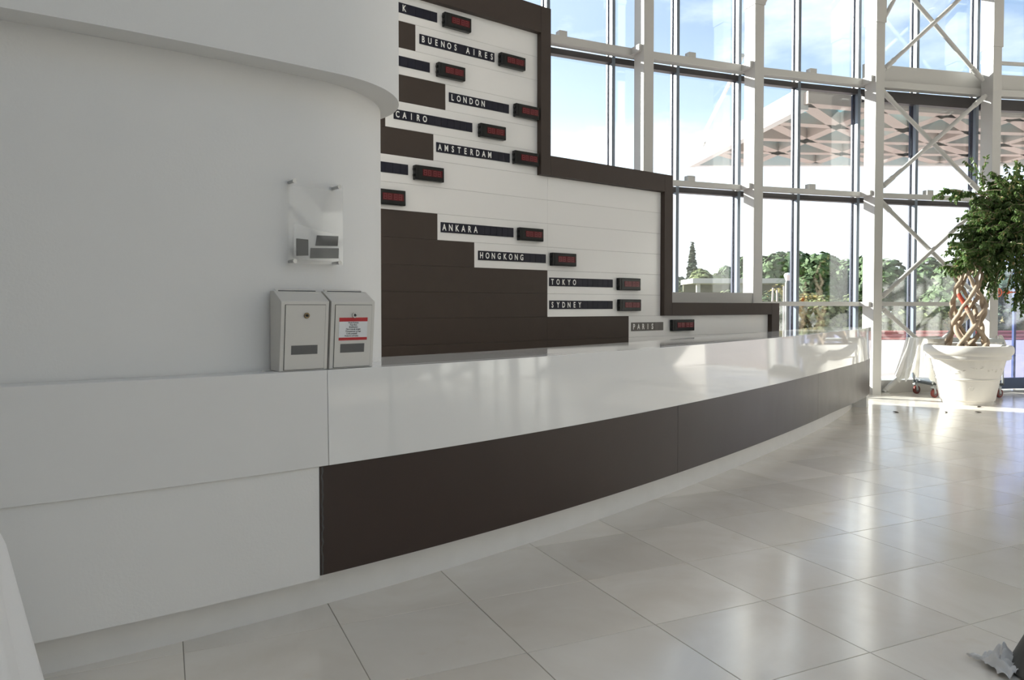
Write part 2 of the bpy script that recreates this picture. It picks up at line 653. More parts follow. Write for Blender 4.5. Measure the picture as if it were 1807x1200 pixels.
def text_mb(chars, size, depth=0.0015, squeeze=0.82):
    """chars: list of (string, x, y) centred at x; returns MB in XZ plane facing -Y"""
    mb = MB()
    cache = {}
    for s, x, y, sz in [(c + (size,))[:4] if len(c) == 3 else c for c in chars]:
        if s not in cache:
            cu = bpy.data.curves.new('glyph', 'FONT')
            cu.body = s
            cu.size = 1.0
            cu.resolution_u = 3
            cu.offset = 0.022
            cu.extrude = 0.0
            cu.align_x = 'CENTER'
            ob = bpy.data.objects.new('glyph', cu)
            C.objects.link(ob)
            dg = bpy.context.evaluated_depsgraph_get()
            me = bpy.data.meshes.new_from_object(ob.evaluated_get(dg))
            cache[s] = ([tuple(v.co) for v in me.vertices], [tuple(p.vertices) for p in me.polygons])
            bpy.data.objects.remove(ob)
            bpy.data.curves.remove(cu)
            bpy.data.meshes.remove(me)
        vs, fs = cache[s]
        mb.add([(x + v[0] * sz * squeeze, -depth, y + v[1] * sz) for v in vs], fs)
    return mb


# ------------------------------------------------------------------ plan curve of the counter
P0 = np.array([-1.748, 2.742])
CH = np.array([0.65332496, 0.75707761])
NN = np.array([0.75707761, -0.65332496])
CO = [-2.76774992e-04, 6.33435396e-03, -6.44560119e-02, 2.84030206e-01, 5.28363427e-03]
DCO = np.polyder(CO)
S_END = 10.06


def fr(s):
    """point on the plinth line, tangent, outward normal"""
    q = min(s, 9.6)
    q = max(q, -1.4)
    d = np.polyval(DCO, q)
    t = (CH + d * NN) / sqrt(1 + d * d)
    p = P0 + q * CH + np.polyval(CO, q) * NN + t * (s - q) * 1.0
    return p, t, np.array([t[1], -t[0]])


def cpt(s, o, z):
    p, t, n = fr(s)
    q = p + o * n
    return (q[0], q[1], z)


def flare(s):
    u = min(1.0, max(0.0, (s - 7.6) / 2.4))
    return 0.10 * u * u * (3 - 2 * u)


def csweep(mb, s0, s1, prof, step=0.1, fl=True):
    n = max(2, int(abs(s1 - s0) / step) + 1)
    rings = []
    for i in range(n):
        s = s0 + (s1 - s0) * i / (n - 1)
        rings.append([cpt(s, o + (flare(s) if fl and o > 0 else 0), z) for o, z in prof])
    return mb.sweep(rings, smooth=True)


# ------------------------------------------------------------------ ring of the glass front
RC = np.array([13.76640811, -17.34275593])
R0 = 30.0


def ring(a, r, z):
    return (RC[0] + (R0 + r) * sin(a), RC[1] + (R0 + r) * cos(a), z)


COL_A = [-0.690, -0.619, -0.549, -0.478, -0.4081, -0.346, -0.273, -0.1997, -0.129, -0.058, 0.013]
CEIL = 7.3
Z0, Z1, Z2, Z3 = 6.7, 4.95, 3.18, 1.45


def rbox(mb, a0, a1, r0, r1, z0, z1, n=1):
    rings = []
    for i in range(n + 1):
        a = a0 + (a1 - a0) * i / n
        rings.append([ring(a, r0, z0), ring(a, r1, z0), ring(a, r1, z1), ring(a, r0, z1)])
    return mb.sweep(rings)


# ------------------------------------------------------------------ floor
def build_floor():
    fl = thing('floor', 'polished pale stone tile floor of the lobby', 'floor', (0, 0, 0), kind='structure')
    TH = 0.4381
    s = 0.4498 * 1.37
    sb = s * 0.9326
    o = np.array([0.0948 * 1.37, 3.0781 * 1.37])
    ea = np.array([cos(TH), sin(TH)])
    eb = np.array([sin(TH), -cos(TH)])
    g = 0.0016
    mb = MB()
    hx, hy, c = s / 2 - g, sb / 2 - g, 0.0012
    mb.sweep([[(-hx, -hy, -0.02), (hx, -hy, -0.02), (hx, hy, -0.02), (-hx, hy, -0.02)],
              [(-hx, -hy, -c), (hx, -hy, -c), (hx, hy, -c), (-hx, hy, -c)],
              [(-hx + c, -hy + c, 0), (hx - c, -hy + c, 0), (hx - c, hy - c, 0), (-hx + c, hy - c, 0)]])
    me = mb.mesh('tile')
    me.materials.append(TILE)
    rest = MB()
    cand = []
    for a in range(-24, 34):
        for b in range(-34, 26):
            p = o + (a + 0.5) * s * ea + (b + 0.5) * sb * eb
            r = sqrt((p[0] - RC[0]) ** 2 + (p[1] - RC[1]) ** 2) - R0
            if r > 0.45 or p[1] < -9 or p[0] < -9 or p[0] > 17:
                continue
            vis = p[1] > 1.6 and -0.85 < p[0] / p[1] < 0.78
            # behind the counter it is out of sight
            best = min(((fr(q)[0] - p) @ (fr(q)[0] - p), q) for q in np.linspace(-1.4, 10, 60))[1]
            f = fr(best)
            side = (p - f[0]) @ f[2]
            if vis and best < 9.95 and side < -0.75:
                vis = False
            cand.append((vis, p[1], a, b, p))
    n = 0
    cand.sort(key=lambda q: (not q[0], q[1]))
    for vis, _, a, b, p in cand:
        if vis and n < 295:
            t = bpy.data.objects.new('tile', me)
            C.objects.link(t)
            t.parent = fl
            t.location = (p[0], p[1], 0)
            t.rotation_euler = (0, 0, TH)
            n += 1
        else:
            cs = [p + sx * hx * ea + sy * hy * eb for sx, sy in ((-1, -1), (1, -1), (1, 1), (-1, 1))]
            cs = [cs[0], cs[3], cs[2], cs[1]]
            rest.hexa([(q[0], q[1], -0.02) for q in cs] + [(q[0], q[1], 0) for q in cs])
    r = rest.build('outlying_tiles', TILE, fl)
    r['kind'] = 'stuff'
    bed = MB()
    pts = [(-9.5, -9.5)] + [(17.5, -9.5)]
    arc = [ring(a, 0.55, 0)[:2] for a in np.linspace(0.11, -0.80, 40)]
    poly = pts + [q for q in arc if q[0] < 17.4] + [(-9.5, arc[-1][1])]
    bed.sweep([[(x, y, -0.12) for x, y in poly], [(x, y, -0.0035) for x, y in poly]])
    bed.build('grout_bed', GROUT, fl)


build_floor()


# ------------------------------------------------------------------ curved white walls on the left, ceiling
def wall_path(o, r, s1, s0=-1.6, back=3.4, turn=radians(125)):
    """points and outward normals of a wall that follows the counter, rounds off and runs back"""
    pts = []
    p, t, n = fr(s0)
    pts.append((p + o * n - t * 4.0, n))
    for s in np.linspace(s0, s1, 40):
        p, t, n = fr(s)
        pts.append((p + o * n, n))
    p, t, n = fr(s1)
    c = p + (o - r) * n
    for a in np.linspace(0, turn, 40)[1:]:
        m = cos(a) * n + sin(a) * t
        pts.append((c + r * m, m))
    d = (-sin(turn) * n + cos(turn) * t)
    e, m = pts[-1]
    pts.append((e + d * back, m))
    return pts


def build_walls():
    def slab(name, path, z0, z1, label, th=0.36):
        mb = MB()
        rings = []
        for p, n in path:
            q = p - n * th
            rings.append([(p[0], p[1], z0), (q[0], q[1], z0), (q[0], q[1], z1), (p[0], p[1], z1)])
        mb.sweep(rings, smooth=True)
        return tag(mb.build(name, PLASTER, sharp=radians(30)), label, 'wall', kind='structure')
    slab('wall_left', wall_path(-0.06, 0.65, 1.03), 0.0, 2.424, 'white curved wall behind the mailboxes with a rounded end', 0.30)
    slab('wall_upper', wall_path(0.08, 0.55, 1.12), 2.415, CEIL, 'white curved bulkhead overhanging the wall above the mailboxes', 0.48)
    # ceiling and its edge
    SX0, SX1, SY0, SY1 = 0.5, 9.5, -4.2, 2.6
    arc = [ring(a, 0.75, 0)[:2] for a in np.linspace(0.10, -0.80, 40)]
    mb = MB()

    def flat(poly):
        mb.sweep([[(x, y, CEIL) for x, y in poly], [(x, y, CEIL + 0.35) for x, y in poly]])
    flat([(-10, -5.3), (SX0, -5.3), (SX0, SY1), (-10, SY1)])
    flat([(SX1, -5.3), (17.6, -5.3), (17.6, SY1), (SX1, SY1)])
    flat([(SX0, -5.3), (SX1, -5.3), (SX1, SY0), (SX0, SY0)])
    flat([(-10, SY1), (17.6, SY1)] + [q for q in arc if q[0] < 17.5] + [(-10, arc[-1][1])])
    tag(mb.build('ceiling', PLASTER), 'flat white ceiling high over the lobby', 'ceiling', kind='structure')
    w = thing('window_7', 'unseen glazed skylight added over the viewer to light the floor', 'window', ((SX0 + SX1) / 2, (SY0 + SY1) / 2, CEIL), 0, kind='structure')  # unseen skylight, added to brighten the floor and walls near the viewer
    for k in range(4):
        x = SX0 + (SX1 - SX0) * k / 3
        mb = MB()
        mb.box(x - 0.05, x + 0.05, SY0, SY1, CEIL + 0.10, CEIL + 0.30)
        mb.build('bar', STEEL_W, w)
        if k < 3:
            mb = MB()
            mb.box(x + 0.05, x + (SX1 - SX0) / 3 - 0.05, SY0, SY1, CEIL + 0.20, CEIL + 0.212)
            mb.build('pane', GLASS, w)
    # blind wall far left behind the clock wall
    mb = MB()
    a = ring(-0.690, 0.3, 0)
    mb.hexa([(-10, 0.5, 0), (a[0], a[1], 0), (a[0], a[1] + 0.3, 0), (-10, 0.8, 0), (-10, 0.5, CEIL), (a[0], a[1], CEIL), (a[0], a[1] + 0.3, CEIL), (-10, 0.8, CEIL)])
    tag(mb.build('wall_back', PLASTER), 'plain white wall far left behind the clock wall', 'wall', kind='structure')


def build_rear_walls():
    mb = MB()  # unseen wall, added to shut out sky light from behind
    mb.box(-10.0, 17.6, -5.3, -5.0, 0.0, CEIL)
    tag(mb.build('wall_rear', PLASTER), 'unseen white wall behind the viewer, added to dim the lobby', 'wall', kind='structure')
    mb = MB()  # unseen wall, added to keep sky light off the columns and boards
    mb.box(17.3, 17.6, -5.0, 12.6, 0.0, CEIL)
    tag(mb.build('wall_right', PLASTER), 'unseen white wall far to the right, added to cut the side light', 'wall', kind='structure')
    mb = MB()
    mb.box(-10.3, -10.0, -5.0, 0.8, 0.0, CEIL)
    tag(mb.build('wall_side', PLASTER), 'plain white wall far to the left of the viewer', 'wall', kind='structure')


build_walls()
build_rear_walls()


# ------------------------------------------------------------------ steel columns and the glazed bays
ORD = ['far left', 'hidden left', 'left hidden', 'hidden', 'first', 'second', 'third', 'fourth', 'fifth', 'sixth', 'seventh']
COL_LABEL = {
    2: 'white steel column hidden behind the left end of the clock wall',
    3: 'white steel column hidden behind the tall part of the clock wall',
    4: 'white steel column rising behind the middle step of the clock wall',
    5: 'white steel column rising just behind the lowest step of the clock wall',
    6: 'white steel column standing past the far end of the counter, left of the cross bracing',
    7: 'white steel column behind the potted tree, right of the cross bracing',
    8: 'white steel column right of the glass entrance door',
    9: 'white steel column well right of the entrance door',
}


def build_columns():
    for i in range(2, 10):
        a = COL_A[i]
        loc = ring(a, 0.0, 0)
        mb = MB()
        w = 0.16
        da = w / 2 / R0
        rbox(mb, a - da, a + da, 0.0, 0.24, 0.0, CEIL)
        o = mb.build('column', STEEL_W, loc=loc, bevel=0.004)
        tag(o, COL_LABEL[i], 'column', 'white columns along the glass front', 'structure')
        # thicker sleeve high on the column
        s = MB()
        rbox(s, a - da - 0.012 / R0, a + da + 0.012 / R0, -0.012, 0.25, 5.55 if i > 6 else 5.75, CEIL)
        s.build('sleeve', STEEL_W, o)
        if 4 <= i <= 8:
            b = MB()
            for z, h in ((Z1, 0.10), (Z2, 0.075), (Z3, 0.07)):
                if i == 4 and z < 3.0:
                    continue
                if i == 7 and z > 4:
                    continue
                rbox(b, a - da - 0.045 / R0, a - da + 0.01 / R0, 0.05, 0.39, z - h, z - 0.004)
            b.build('bracket', RAILMAT, o, bevel=0.003)


build_columns()

BAY_LABEL = {
    2: 'tall glazed bay hidden behind the left of the clock wall',
    3: 'tall glazed bay just right of the tall step of the clock wall',
    4: 'tall glazed bay above the middle step of the clock wall, with the cypress in view',
    5: 'tall glazed bay above the far end of the counter',
    6: 'tall glazed bay crossed by white bracing tubes',
    8: 'tall glazed bay right of the entrance door',
}
WIN_NO = {2: 1, 3: 2, 4: 3, 5: 4, 6: 5, 8: 6}


def mullion_angles(i):
    a0, a1 = COL_A[i], COL_A[i + 1]
    known = {3: [-0.4522, -0.4185], 4: [-0.3831, -0.3474], 5: [-0.3116, -0.2745], 6: [-0.2378, -0.1995]}
    if i in known:
        return known[i]
    return [(a0 + a1) / 2, a1]


def build_bay(i):
    a0, a1 = COL_A[i], COL_A[i + 1]
    da = 0.08 / R0
    mid = (a0 + a1) / 2
    loc = ring(mid, 0.45, 0)
    w = thing('window_%d' % WIN_NO[i], BAY_LABEL[i], 'window', loc, 0, kind='structure')
    ms = mullion_angles(i)
    prev = mullion_angles(i - 1)[-1] if i > 2 else a0
    dm = 0.026 / R0
    zb = 1.58 if i <= 4 else 0.20
    for a in ms:
        mb = MB()
        rbox(mb, a - dm, a + dm, 0.395, 0.455, zb, CEIL)
        o = mb.build('mullion', ALU, w, bevel=0.003)
        g = MB()
        rbox(g, a - dm * 0.8, a + dm * 0.8, 0.455, 0.475, zb, CEIL)
        rbox(g, a - dm * 1.1, a + dm * 1.1, 0.512, 0.545, zb, CEIL)
        g.build('gasket', ALU_D, o)
    # white horizontal rails between the columns (one straight tube per bay)
    for z, h, d, zs in ((Z0, 0.10, 0.14, 0), (Z1, 0.105, 0.14, 0), (Z2, 0.068, 0.12, 0), (Z3, 0.066, 0.10, 0)):
        if z == Z3 and i <= 4:
            continue
        mb = MB()
        rbox(mb, a0 - 0.001, a1 + 0.001, 0.25, 0.25 + d, z - h, z)
        mb.build('rail', RAILMAT, w, bevel=0.006)
        if z == Z2 or (z == Z1 and i not in (6, 8)):
            cb = MB()
            ac = ms[0] + 0.0052
            rbox(cb, ac - 0.0020, ac + 0.0020, 0.27, 0.37, z, z + 0.085)
            cb.build('clip_block', RAILMAT, w, bevel=0.003)
    # dark transoms of the window frames behind the rails
    zt = [6.55, 4.80, 3.075, 1.410]
    for k, z in enumerate(zt):
        if k == 3 and i <= 4:
            continue
        for s0, s1 in ((prev, ms[0]), (ms[0], ms[1])):
            mb = MB()
            hh = 0.04 if k != 3 else 0.022
            rbox(mb, s0 + dm, s1 - dm, 0.40, 0.50, z - hh, z + hh)
            mb.build('transom', TRANSOM if k != 3 else ALU, w)
    # glass panes
    zz = [CEIL] + [z for z in zt if z > zb] + [zb]
    for s0, s1 in ((prev, ms[0]), (ms[0], ms[1])):
        for k in range(len(zz) - 1):
            mb = MB()
            rbox(mb, s0 + 0.001, s1 - 0.001, 0.485, 0.497, zz[k + 1] + 0.01, zz[k] - 0.01)
            mb.build('pane', GLASS, w)
    if i <= 4:
        mb = MB()
        rbox(mb, a0, a1, 0.015, 0.47, 0.0, 1.575)
        mb.build('parapet', STEEL_W, w, bevel=0.004)
    else:
        mb = MB()
        rbox(mb, a0 + da, a1 - da, 0.20, 0.56, 0.0, 0.20)
        mb.build('sill', STEEL_W, w, bevel=0.004)
    if i == 6 or i == 8:
        fascia(w, i)


def fascia(w, i):
    a0, a1 = COL_A[i], COL_A[i + 1]
    mb = MB()
    rbox(mb, a0, a1, 0.32, 0.39, Z1, Z1 + 0.27)
    mb.build('fascia', STEEL_W, w)
    mb = MB()
    rbox(mb, a0 + 0.003, a1 - 0.003, 0.40, 0.505, 4.66, 4.84)
    mb.build('head_box', TRANSOM, w)


for i in (2, 3, 4, 5, 6, 8):
    build_bay(i)


def build_door():
    i = 7
    a0, a1 = COL_A[i], COL_A[i + 1]
    loc = ring((a0 + a1) / 2, 0.1, 0)
    w = thing('door_1', 'glass entrance door in a dark blue grey frame, right of the potted tree', 'door', loc, 0, kind='structure')
    da = 0.08 / R0
    for z, h, d in ((Z0, 0.10, 0.14), (5.42, 0.05, 0.06), (Z1, 0.105, 0.14)):
        mb = MB()
        rbox(mb, a0 - 0.001, a1 + 0.001, 0.25, 0.25 + d, z - h, z)
        mb.build('rail', RAILMAT, w, bevel=0.004)
    fascia(w, i)
    mid = (a0 + a1) / 2
    dm = 0.026 / R0
    for a in (mid,):
        mb = MB()
        rbox(mb, a - dm, a + dm, 0.395, 0.47, 2.9, CEIL)
        mb.build('mullion', ALU, w)
    # head of the door and the glass over it
    mb = MB()
    rbox(mb, a0 + da, a1 - da, 0.06, 0.50, 2.72, 2.92)
    mb.build('head_box', DOORBLUE, w)
    for s0, s1 in ((a0, mid), (mid, a1)):
        for z0, z1 in ((2.93, 4.66), (4.84, CEIL)):
            mb = MB()
            rbox(mb, s0 + 0.001, s1 - 0.001, 0.485, 0.497, z0, z1)
            mb.build('pane', GLASS, w)
    # two sliding leaves
    for k, (s0, s1, r) in enumerate(((a0 + 0.0030, mid - 0.0100, 0.10), (mid - 0.0085, a1 - 0.0030, 0.10))):
        mb = MB()
        st = 0.0018 if k == 0 else 0.0026
        rbox(mb, s0, s0 + (0.0004 if k == 0 else 0.0030), r, r + 0.05, 0.02, 2.72)
        rbox(mb, s1 - 0.0006 if k == 0 else s1 - st, s1, r, r + 0.05, 0.02, 2.72)
        rbox(mb, s0, s1, r, r + 0.05, 0.02, 0.20)
        rbox(mb, s0, s1, r, r + 0.05, 2.64, 2.72)
        o = mb.build('door_leaf', DOORBLUE, w, bevel=0.003)
        g = MB()
        rbox(g, s0 + 0.0004, s1 - 0.0004, r + 0.02, r + 0.03, 0.20, 2.64)
        g.build('pane', DOORGLASS, o)
    # outer guard rail line seen as a thin blue upright
    mb = MB()
    am = a0 + (mid - a0) * 0.66
    rbox(mb, am - 0.0007, am + 0.0007, 0.30, 0.34, 0.0, 2.72)
    mb.build('guide_post', DOORBLUE, w)
    # orange marking on the leaf: ring with a figure, and a line with a star
    c = Vector(ring(a0 + 0.0056, 0.094, 1.605))
    t = Vector((cos(-(a0 + 0.0056)), sin(-(a0 + 0.0056)), 0))
    t = Vector((cos(a0 + 0.0056), -sin(a0 + 0.0056), 0))
    up = Vector((0, 0, 1))
    nrm = Vector((-sin(a0 + 0.0056), -cos(a0 + 0.0056), 0))
    mb = MB()
    vs, fs = [], []
    n = 40
    for k in range(n):
        q = 2 * pi * k / n
        for rr in (0.056, 0.075):
            for dd in (0, 0.002):
                vs.append(c + (t * cos(q) + up * sin(q)) * rr + nrm * dd)
    for k in range(n):
        b, e = k * 4, ((k + 1) % n) * 4
        fs += [(b + 1, b + 3, e + 3, e + 1), (b, e, e + 2, b + 2), (b + 2, e + 2, e + 3, b + 3), (b, b + 1, e + 1, e)]
    mb.add(vs, fs)

    def quad(u0, v0, u1, v1, wd):
        d = Vector((u1 - u0, v1 - v0)).normalized()
        p = Vector((-d.y, d.x)) * wd / 2
        cs = [(u0 - p.x, v0 - p.y), (u1 - p.x, v1 - p.y), (u1 + p.x, v1 + p.y), (u0 + p.x, v0 + p.y)]
        mb.hexa([c + t * x + up * y for x, y in cs] + [c + t * x + up * y + nrm * 0.002 for x, y in cs])
    quad(-0.022, -0.03, -0.012, 0.03, 0.02)
    quad(0.018, -0.03, 0.006, 0.03, 0.02)
    quad(-0.03, 0.012, 0.03, 0.012, 0.02)
    quad(0.0, 0.02, 0.0, 0.048, 0.03)
    quad(0.100, 0.006, 0.35, 0.006, 0.022)
    quad(0.155, 0.006, 0.215, 0.006, 0.05)
    quad(0.185, -0.028, 0.185, 0.04, 0.022)
    mb.build('orange_marking', ORANGE, w)


build_door()


# ------------------------------------------------------------------ cross bracing between the third and fourth visible columns
def build_braces():
    a0, a1 = COL_A[6] + 0.0042, COL_A[7] - 0.0042
    levels = [(Z1 + 0.10, Z0 + 0.05, 'upper'), (Z2 + 0.05, Z1 - 0.16, 'middle'), (Z3 + 0.05, Z2 - 0.12, 'lower'), (0.03, Z3 - 0.10, 'lowest')]
    lab = {'upper': 'topmost white tube cross brace, above the beam by the potted tree',
           'middle': 'white tube cross brace directly under the beam, over the crown of the tree',
           'lower': 'white tube cross brace at the height of the tree crown, left of it',
           'lowest': 'lowest white tube cross brace, partly behind the plastic sheet and pot'}
    A0, A1 = a0, a1
    for z0, z1, k in levels:
        a0, a1 = (A0 + 0.0030, A1 - 0.0030) if k == 'lowest' else (A0, A1)
        loc = ring((a0 + a1) / 2, 0.12, z0)
        t = thing('cross_brace', lab[k], 'brace', loc, 0, 'white cross braces beside the door')
        for sgn, r in ((1, 0.10), (-1, 0.155)):
            p = ring(a0 if sgn > 0 else a1, r, z0)
            q = ring(a1 if sgn > 0 else a0, r, z1)
            mb = MB()
            P, Q = Vector(p), Vector(q)
            d = (Q - P)
            mb.tube([P, Q], 0.033, 14)
            mb.tube([P + d * 0.02, P + d * 0.11], 0.041, 14)
            mb.tube([P + d * 0.89, P + d * 0.98], 0.041, 14)
            tb = mb.build('tube', STEEL_W, t)
            if k == 'lowest':
                f = MB()
                f.cyl((p[0], p[1], 0.0), (p[0], p[1], 0.025), 0.10, 20)
                f.build('base_plate', STEEL_W, tb)
    # short raking struts high up behind two columns
    for i, lb in ((5, 'slanting white strut high beside the column over the low step'), (6, 'slanting white strut high beside the column at the counter end')):
        a = COL_A[i] + 0.0042
        mb = MB()
        mb.tube([ring(a, 0.2, 5.72), ring(a + 0.0285, 0.2, 7.2)], 0.033, 12)
        tag(mb.build('strut', STEEL_W, loc=ring(a, 0.2, 5.72)), lb, 'strut', 'slanting struts between the columns')


build_braces()


# ------------------------------------------------------------------ clock wall
TW = radians(37.7)
PW = Vector((-1.1791, 6.8, 0))
TD = Vector((cos(TW), sin(TW), 0))
TN = Vector((sin(TW), -cos(TW), 0))
ROWZ = [0.76, 1.01, 1.262, 1.512, 1.762, 2.012, 2.264, 2.515, 2.766, 3.016, 3.266, 3.514, 3.760, 4.004, 4.250]


def build_clock_wall():
    w = thing('clock_wall', 'stepped clock wall of white and brown boards in a dark brown frame', 'wall panel', PW, TW)
    LFT = -2.2
    T1, T2, T3 = 1.828, 3.786, 6.057
    J = 1.972
    rows = []
    rows.append([('d', LFT, J), ('d', J, 3.231), ('w', 3.231, T3)])
    rows.append([('d', LFT, J), ('d', J, 3.231), ('w', 3.231, T3)])
    rows.append([('d', LFT, J), ('w', J, T2)])
    rows.append([('d', LFT, J), ('w', J, T2)])
    rows.append([('d', LFT, 1.016), ('w', 1.016, J), ('w', J, T2)])
    rows.append([('d', LFT, 0.586), ('w', 0.586, J), ('w', J, T2)])
    rows.append([('w', LFT, J), ('w', J, T2)])
    rows.append([('w', LFT, J), ('w', J, T2)])
    rows.append([('d', LFT, 0.543), ('w', 0.543, T1)])
    rows.append([('d', LFT, 0.031), ('w', 0.031, T1)])
    rows.append([('d', LFT, 0.679), ('w', 0.679, T1)])
    rows.append([('w', LFT, T1)])
    rows.append([('d', LFT, 0.349), ('w', 0.349, T1)])
    rows.append([('w', LFT, T1)])
    g = 0.0008
    for i, r in enumerate(rows):
        z0, z1 = ROWZ[i], ROWZ[i + 1]
        for k, a, b in r:
            mb = MB()
            mb.box(a + g * 0.6, b - g * 0.6, 0.0, 0.02, z0 + g, z1 - g)
            mb.build('board', BOARD_D if k == 'd' else BOARD_W, w, local=True, bevel=0.0007)
    # backing, stepped like the front
    mb = MB()
    mb.box(LFT, T1 + 0.05, 0.021, 0.12, 0.0, 4.30)
    mb.box(T1 + 0.05, T2 + 0.05, 0.021, 0.12, 0.0, 2.80)
    mb.box(T2 + 0.05, T3 + 0.05, 0.021, 0.12, 0.0, 1.30)
    mb.build('backing', BACKING, w, local=True)
    mb = MB()
    mb.box(LFT, T3, 0.0, 0.02, 0.0, 0.758)
    mb.build('lower_board', BOARD_D, w, local=True)
    # frame beams, proud of the boards
    p = -0.065
    bk = 0.13

    def beam(name, a, b, z0, z1):
        m = MB()
        m.box(a, b, p, bk, z0, z1)
        m.build(name, FRAME_B, w, local=True, bevel=0.002)
    beam('frame_beam', LFT, 1.826, 4.246, 4.522)
    beam('frame_post', 1.828, 1.962, 2.768, 4.522)
    beam('frame_beam', 1.964, 3.784, 2.768, 2.978)
    beam('frame_post', 3.786, 3.932, 1.264, 2.978)
    beam('frame_beam', 3.934, 6.055, 1.264, 1.423)
    beam('frame_post', 6.057, 6.240, 0.0, 1.423)
    return w


build_clock_wall()

CITY = [  # text, row, t0, t1, z0, z1, cells, material key
    ('NEW YORK', -0.375, 0.585, 4.079, 4.170, 12),
    ('BUENOS AIRES', 0.391, 1.262, 3.839, 3.930, 12),
    ('', -0.458, 0.502, 3.590, 3.682, 12),
    ('LONDON', 0.718, 1.446, 3.352, 3.443, 10),
    ('CAIRO', 0.116, 0.990, 3.097, 3.187, 12),
    ('AMSTERDAM', 0.573, 1.457, 2.853, 2.945, 12),
    ('', -0.697, 0.263, 2.597, 2.692, 12),
    ('ANKARA', 0.621, 1.505, 2.089, 2.186, 12),
    ('HONGKONG', 1.060, 1.944, 1.839, 1.932, 12),
    ('TOKYO', 1.995, 2.957, 1.594, 1.686, 12),
    ('SYDNEY', 1.996, 2.957, 1.345, 1.439, 12),
    ('PARIS', 3.271, 3.836, 1.083, 1.184, 7),
]


def wallpt(t, z, off=0.0):
    q = PW + TD * t + TN * off
    return Vector((q.x, q.y, z))


def build_strips():
    for txt, t0, t1, z0, z1, cells in CITY:
        if txt == 'NEW YORK':
            lb = 'dark name strip ending in K, topmost on the clock wall'
        elif txt:
            lb = '%sname strip reading %s on the clock wall' % ('glare tinted navy ' if txt == 'PARIS' else 'dark navy ', txt)
        else:
            lb = 'blank end of a navy name strip between BUENOS AIRES and LONDON' if z0 > 3 else 'blank end of a navy name strip below AMSTERDAM'
        r = thing('name_strip', lb, 'sign', wallpt(t0, z0, 0.0), TW, 'city name strips on the clock wall')
        W, H = t1 - t0, z1 - z0
        m = NAVY if txt != 'PARIS' else NAVY_GLARE
        b = MB()
        b.box(0, W, -0.006, -0.0002, 0, H)
        b.build('tray', m, r, local=True)
        b = MB()
        cw = W / cells
        for k in range(cells):
            b.box(k * cw + 0.0016, (k + 1) * cw - 0.0016, -0.009, -0.006, 0.003, H - 0.003)
        fl = b.build('flaps', m, r, local=True)
        fl['kind'] = 'stuff'
        if txt:
            hcap = H * 0.63
            size = hcap / 0.70
            ch = [(c, (k + 0.5) * cw, H * 0.20) for k, c in enumerate(txt) if c != ' ']
            for c1 in ch:
                text_mb([c1], size, depth=0.0098, squeeze=0.72).build('letter', LETTER, r, local=True)


build_strips()

CLOCKS = [
    (0.620, 0.951, 4.046, 4.188, 'NEW', 'topmost black clock, right of the strip ending in K'),
    (1.290, 1.631, 3.806, 3.945, 'BA', 'black clock beside the BUENOS AIRES strip'),
    (0.549, 0.880, 3.560, 3.700, '3', 'black clock between the BUENOS AIRES and LONDON rows, beside a blank strip'),
    (1.483, 1.822, 3.325, 3.467, 'L', 'black clock beside the LONDON strip, against the frame post'),
    (1.038, 1.377, 3.056, 3.198, 'C', 'black clock beside the CAIRO strip'),
    (1.470, 1.812, 2.839, 2.984, 'A', 'black clock beside the AMSTERDAM strip'),
    (0.295, 0.632, 2.554, 2.699, '7', 'black clock below AMSTERDAM, beside a blank strip end'),
    (-0.125, 0.213, 2.295, 2.443, '8', 'black clock half hidden by the rounded wall end'),
    (1.531, 1.876, 2.056, 2.198, 'AN', 'black clock beside the ANKARA strip'),
    (1.979, 2.349, 1.808, 1.957, 'HK', 'black clock beside the HONGKONG strip'),
    (3.002, 3.380, 1.559, 1.710, 'T', 'black clock beside the TOKYO strip'),
    (3.012, 3.390, 1.317, 1.462, 'S', 'black clock beside the SYDNEY strip'),
    (3.943, 4.380, 1.066, 1.216, 'P', 'black clock beside the PARIS strip, nearest the counter top'),
]


def seven_seg(mb, x, z, w, h, y0, y1):
    t = w * 0.20
    for x0, x1, z0, z1 in ((x, x + w, z, z + t), (x, x + w, z + h / 2 - t / 2, z + h / 2 + t / 2), (x, x + w, z + h - t, z + h),
                           (x, x + t, z + t * 1.3, z + h / 2 - t * 0.8), (x + w - t, x + w, z + t * 1.3, z + h / 2 - t * 0.8),
                           (x, x + t, z + h / 2 + t * 0.8, z + h - t * 1.3), (x + w - t, x + w, z + h / 2 + t * 0.8, z + h - t * 1.3)):
        mb.box(x0, x1, y0, y1, z0, z1)


